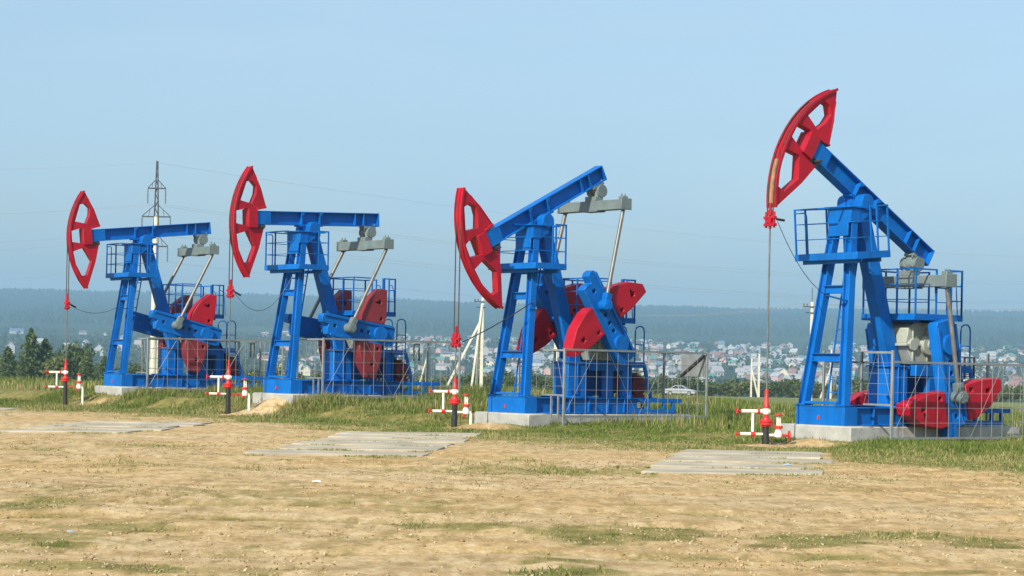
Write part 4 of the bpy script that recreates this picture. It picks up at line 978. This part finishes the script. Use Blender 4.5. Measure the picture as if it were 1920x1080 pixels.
# ------------------------------------------------------------------ car
d = 288.0; cx = atx(1276, 742, d)
CARP = mat('silver_paint', (.42, .45, .48), .3, .3, var=.05); GLASS = mat('car_glass', (.03, .04, .05), .1, var=.05); TYRE = mat('tyre', (.02, .02, .02), .8); CHROME = mat('rim_metal', (.4, .4, .42), .3, .6); LAMP = mat('lamp', (.6, .6, .6), .2)
t = thing('parked_car', Matrix.Translation((cx, d, H(cx, d))) @ Matrix.Rotation(R(-14), 4, 'Z'), 'dusty silver sedan parked in the field beyond the third fence', 'car')
body = MB(); body.prism([(-2.15, .28), (2.1, .28), (2.18, .5), (2.15, .72), (1.3, .92), (.95, .95), (-1.35, .98), (-2.1, .92), (-2.2, .6)], -.84, .84)
ob('body', body.mesh('body', CARP, .06), t)
cabp = [(1.0, .94), (.35, 1.40), (-.7, 1.44), (-1.45, .97)]
ob('cabin', MB().prism(cabp, -.70, .70).mesh('cabin', CARP, .06), t)
for y in (-.708, .708):
    ob('side_window', MB().prism([(.80, .99), (.30, 1.33), (-.12, 1.36), (-.12, .99)], y - .012, y + .012).mesh('side_window', GLASS), t)
    ob('side_window', MB().prism([(-.20, .99), (-.20, 1.36), (-.66, 1.37), (-1.20, 1.02)], y - .012, y + .012).mesh('side_window', GLASS), t)
ob('windscreen', MB().sweep([(-.6, -.01), (.6, -.01), (.6, .01), (-.6, .01)], (.97, 0, 1.0), (.40, 0, 1.39), (1, 0, 1)).mesh('windscreen', GLASS), t)
ob('rear_window', MB().sweep([(-.6, -.01), (.6, -.01), (.6, .01), (-.6, .01)], (-1.40, 0, 1.04), (-.78, 0, 1.43), (-1, 0, 1)).mesh('rear_window', GLASS), t)
for wx in (-1.32, 1.32):
    for s in (-1, 1):
        wh = ob('wheel', MB().tube((wx, s * .66, .31), (wx, s * .87, .31), .31, n=18).mesh('wheel', TYRE), t); ob('hub_cap', MB().tube((wx, s * .86, .31), (wx, s * .885, .31), .19, n=14).mesh('hub_cap', CHROME), wh)
for s in (-1, 1):
    ob('headlight', MB().box(2.05, 2.17, s * .6 - .16, s * .6 + .16, .58, .72).mesh('headlight', LAMP), t); ob('tail_light', MB().box(-2.2, -2.1, s * .62 - .14, s * .62 + .14, .68, .86).mesh('tail_light', VRED), t)

# ------------------------------------------------------------------ village on the far slope
WALLS = {'white': (.42, .43, .44), 'cream': (.62, .56, .44), 'brick': (.32, .21, .17), 'grey': (.40, .42, .44), 'pink': (.55, .36, .34)}  # white walls darkened, putting some of the distance haze into their colour
ROOFS = {'green': (.10, .24, .21), 'brown': (.24, .14, .12), 'grey': (.30, .31, .33), 'white metal': (.36, .38, .40), 'blue': (.12, .19, .30)}  # roof colours dulled so that they carry part of the haze
WM = {k: mat('wall_' + k, c, .85, var=.06, scale=.3, spec=.2) for k, c in WALLS.items()}; RM = {k: mat('roof_' + k.replace(' ', '_'), c, .5, var=.1, scale=.3) for k, c in ROOFS.items()}
WIN = mat('window_dark', (.04, .05, .06), .2)
def m_house_wall(wk, v):
    L, W_, h_ = [(9, 8, 4.2), (12, 8, 3.6), (8, 8, 6.5), (18, 9, 4.5)][v]; b = MB(); b.box(-L / 2, L / 2, -W_ / 2, W_ / 2, -3, h_)
    rp = [3.4, 2.6, 3.8, 2.4][v]; n = len(b.v)
    b.add([(-L / 2, -W_ / 2, h_), (-L / 2, W_ / 2, h_), (-L / 2, 0, h_ + rp)], [(0, 1, 2)]); b.add([(L / 2, -W_ / 2, h_), (L / 2, W_ / 2, h_), (L / 2, 0, h_ + rp)], [(0, 2, 1)])
    return b.mesh('wall', WM[wk], fix=False)
def m_house_roof(rk, v):
    L, W_, h_ = [(9, 8, 4.2), (12, 8, 3.6), (8, 8, 6.5), (18, 9, 4.5)][v]; rp = [3.4, 2.6, 3.8, 2.4][v]; o_ = .5; b = MB(); k = rp / (W_ / 2)
    for s in (-1, 1):
        a0, a1 = (s * (W_ / 2 + o_), h_ - o_ * k), (0, h_ + rp)
        b.add([(-L / 2 - o_, a0[0], a0[1] + .05), (L / 2 + o_, a0[0], a0[1] + .05), (L / 2 + o_, 0, a1[1] + .05), (-L / 2 - o_, 0, a1[1] + .05),
               (-L / 2 - o_, a0[0], a0[1] + .35), (L / 2 + o_, a0[0], a0[1] + .35), (L / 2 + o_, 0, a1[1] + .35), (-L / 2 - o_, 0, a1[1] + .35)],
              [(0, 3, 2, 1), (4, 5, 6, 7), (0, 1, 5, 4), (2, 3, 7, 6), (1, 2, 6, 5), (3, 0, 4, 7)])
    b.box(L * .2 - .4, L * .2 + .4, .6, 1.4, h_ + rp * .5, h_ + rp + 1.0)
    return b.mesh('roof', RM[rk])
def m_house_win(v):
    L, W_, h_ = [(9, 8, 4.2), (12, 8, 3.6), (8, 8, 6.5), (18, 9, 4.5)][v]; b = []
    for k in range(3):
        x = -L * .3 + L * .3 * k; b.append(MB().box(x - .6, x + .6, -W_ / 2 - .05, -W_ / 2 + .05, 1.2, 2.7).mesh('window', WIN))
    return b
spots = []
def try_spot(x, y):
    for (a, b_) in spots:
        if (a - x) ** 2 + ((b_ - y) * .5) ** 2 < 14 ** 2: return False
    spots.append((x, y)); return True
hr = random.Random(5); nh = 0; zone = [('left of the pumpjacks', -40, 330, 15), ('left of third pumpjack', 560, 900, 52), ('behind third pumpjack', 900, 1210, 52),
    ('left of nearest wellhead', 1210, 1500, 96), ('behind nearest pumpjack', 1500, 1960, 80)]
for zl, xa, xb, cnt in zone:
    c = 0; tries = 0
    while c < cnt and tries < 2000:
        tries += 1; y = hr.uniform(1180, 2650) if xa > 500 else hr.uniform(1500, 2500); px = hr.uniform(xa, xb); x = (px - 960) * y / FPX
        if not try_spot(x, y): continue
        wk = hr.choices(list(WALLS), [6, 2, 1.6, 2, 1.2])[0]; rk = hr.choices(list(ROOFS), [1.6, 1.8, 3.2, 3, .8])[0]; v = hr.choices([0, 1, 2, 3], [4, 3, 2.4, .8])[0]
        nearfar = 'low' if y < 1650 else 'mid-height' if y < 2150 else 'high'
        lab = 'far %s %s house with %s roof, %s in village, %s' % (['small', 'long low', 'tall', 'very long'][v], wk, rk, nearfar, zl)
        t = thing('house', Matrix.Translation((x, y, H(x, y))) @ Matrix.Rotation(R(hr.choice([0, 90, 20, 70, -25, 110]) + hr.uniform(-8, 8)), 4, 'Z') @ Matrix.Scale(hr.uniform(.55, .9), 4), lab, 'house', 'houses of the far village')
        ob('wall', cached(('hw', wk, v), lambda: m_house_wall(wk, v)), t); ob('roof', cached(('hr', rk, v), lambda: m_house_roof(rk, v)), t)
        if y < 1900:
            for wme in cached(('hwin', v), lambda: m_house_win(v)): ob('window', wme, t)
        c += 1; nh += 1
def far_houses():
    N = 560; y = 1250 + 1500 * rng.random(N); px = 500 + 1500 * rng.random(N); x = (px - 960) * y / FPX
    n_ = fbm(x * .004, y * .004, 66); k = n_ > .40; x, y = x[k], y[k]; mb = {}
    for X, Y in zip(x, y):
        if any((a - X) ** 2 + ((c - Y) * .5) ** 2 < 11 ** 2 for a, c in spots): continue
        spots.append((X, Y)); z = H(X, Y); a = hr.uniform(0, 3.1); L, W_, h_ = hr.uniform(4, 6.5), hr.uniform(3, 4), hr.uniform(2.2, 3.2); rp = hr.uniform(1.2, 2.2)
        wk = hr.choices(list(WALLS), [6, 2, 1.6, 2, 1.2])[0]; rk = hr.choices(list(ROOFS), [1.6, 1.8, 3.2, 3, .8])[0]
        M = Matrix.Translation((X, Y, z)) @ Matrix.Rotation(a, 4, 'Z'); b = mb.setdefault('w' + wk, MB()); b.box(-L, L, -W_, W_, -2, h_, M)
        b.add([M @ V(p) for p in ((-L, -W_, h_), (-L, W_, h_), (-L, 0, h_ + rp), (L, -W_, h_), (L, W_, h_), (L, 0, h_ + rp))], [(0, 1, 2), (3, 5, 4)])
        e = .3; b = mb.setdefault('r' + rk, MB())
        for s_ in (-1, 1):
            o0 = [(-L - e, s_ * (W_ + e), h_ - e * rp / W_), (L + e, s_ * (W_ + e), h_ - e * rp / W_), (L + e, 0, h_ + rp), (-L - e, 0, h_ + rp)]
            b.add([M @ V(p) for p in o0] + [M @ (V(p) + V((0, 0, .25))) for p in o0], [(0, 3, 2, 1), (4, 5, 6, 7), (0, 1, 5, 4), (2, 3, 7, 6), (1, 2, 6, 5), (3, 0, 4, 7)])
    full = MB(); mi = []; ms = []
    for k_, b in mb.items():
        ms.append((WM if k_[0] == 'w' else RM)[k_[1:]]); full.add(b.v, b.f); mi += [len(ms) - 1] * len(b.f)
    me = bpy.data.meshes.new('far_houses'); me.from_pydata(full.v, [], full.f)
    for m_ in ms: me.materials.append(m_)
    me.polygons.foreach_set('material_index', mi); me.update(); return me
o = ob('far_houses', far_houses()); o['kind'] = 'stuff'
def village_trees():
    N = 4200; y = 1050 + 1650 * rng.random(N); px = rng.random(N) * 2100 - 80; x = (px - 960) * y / FPX
    n_ = fbm(x * .006, y * .006, 77); k = (n_ > .42); x, y = x[k], y[k]; N = len(x); m = 14
    h = 3 + 5 * rng.random(N); c = np.repeat(np.stack([x, y, hgt(x, y)], -1), m, 0); hh = np.repeat(h, m)
    d_ = rng.normal(size=(N * m, 3)); d_ /= np.linalg.norm(d_, axis=1)[:, None]; c = c + d_ * hh[:, None] * np.array([.42, .42, .42]); c[:, 2] += hh * .5
    r_ = np.random.default_rng(3); return leaf_quads('village_trees', r_, c, 1.5, (.035, .06, .025), (.10, .13, .05))
o = ob('village_trees', village_trees()); o['kind'] = 'stuff'

# ------------------------------------------------------------------ litter
def litter(px, py, s, m_, label, seed):
    x, y = gp(px, py); r_ = random.Random(seed); b = MB(); n = 7; pts = [(s * math.cos(k * 6.283 / n) * r_.uniform(.6, 1.2), s * .6 * math.sin(k * 6.283 / n) * r_.uniform(.6, 1.2), r_.uniform(.0, s * .2)) for k in range(n)]
    b.add([(0, 0, s * .3)] + pts + [(p[0], p[1], p[2] - .012) for p in pts] + [(0, 0, s * .5 - .012)], [(0, 1 + k, 1 + (k + 1) % n) for k in range(n)] + [(15, 8 + (k + 1) % n, 8 + k) for k in range(n)] + [(1 + k, 8 + k, 8 + (k + 1) % n, 1 + (k + 1) % n) for k in range(n)])
    o = ob('paper_scrap', b.mesh('paper_scrap', m_), None, (x, y, H(x, y) + .012)); tag(o, label, 'litter', 'litter on the dirt')
PAPER = mat('paper', (.72, .76, .80), .8, var=.08); PAPERB = mat('blue_wrapper', (.35, .48, .62), .6, var=.1)
litter(595, 906, .07, PAPER, 'crumpled white paper scrap lying on the bare dirt, the largest scrap', 1); litter(130, 1001, .03, PAPERB, 'tiny pale blue wrapper on the dirt at the lower left', 2)
litter(1478, 874, .09, PAPERB, 'flat bluish wrapper at the dirt edge right of the nearest slabs', 3)

# ------------------------------------------------------------------ haze
hz = MB().box(-7200, 7200, -40, 6300, -22, 236).mesh('haze', None)
hzm = bpy.data.materials.new('haze'); hzm.use_nodes = True; n = hzm.node_tree.nodes; n.remove(n['Principled BSDF'])
pv = n.new('ShaderNodeVolumePrincipled'); pv.inputs['Color'].default_value = (.35, .58, .80, 1); pv.inputs['Density'].default_value = 2.5e-4; pv.inputs['Anisotropy'].default_value = 0.0
hzm.node_tree.links.new(pv.outputs[0], n['Material Output'].inputs['Volume']); hz.materials.append(hzm)
o = ob('haze', hz); o['kind'] = 'stuff'
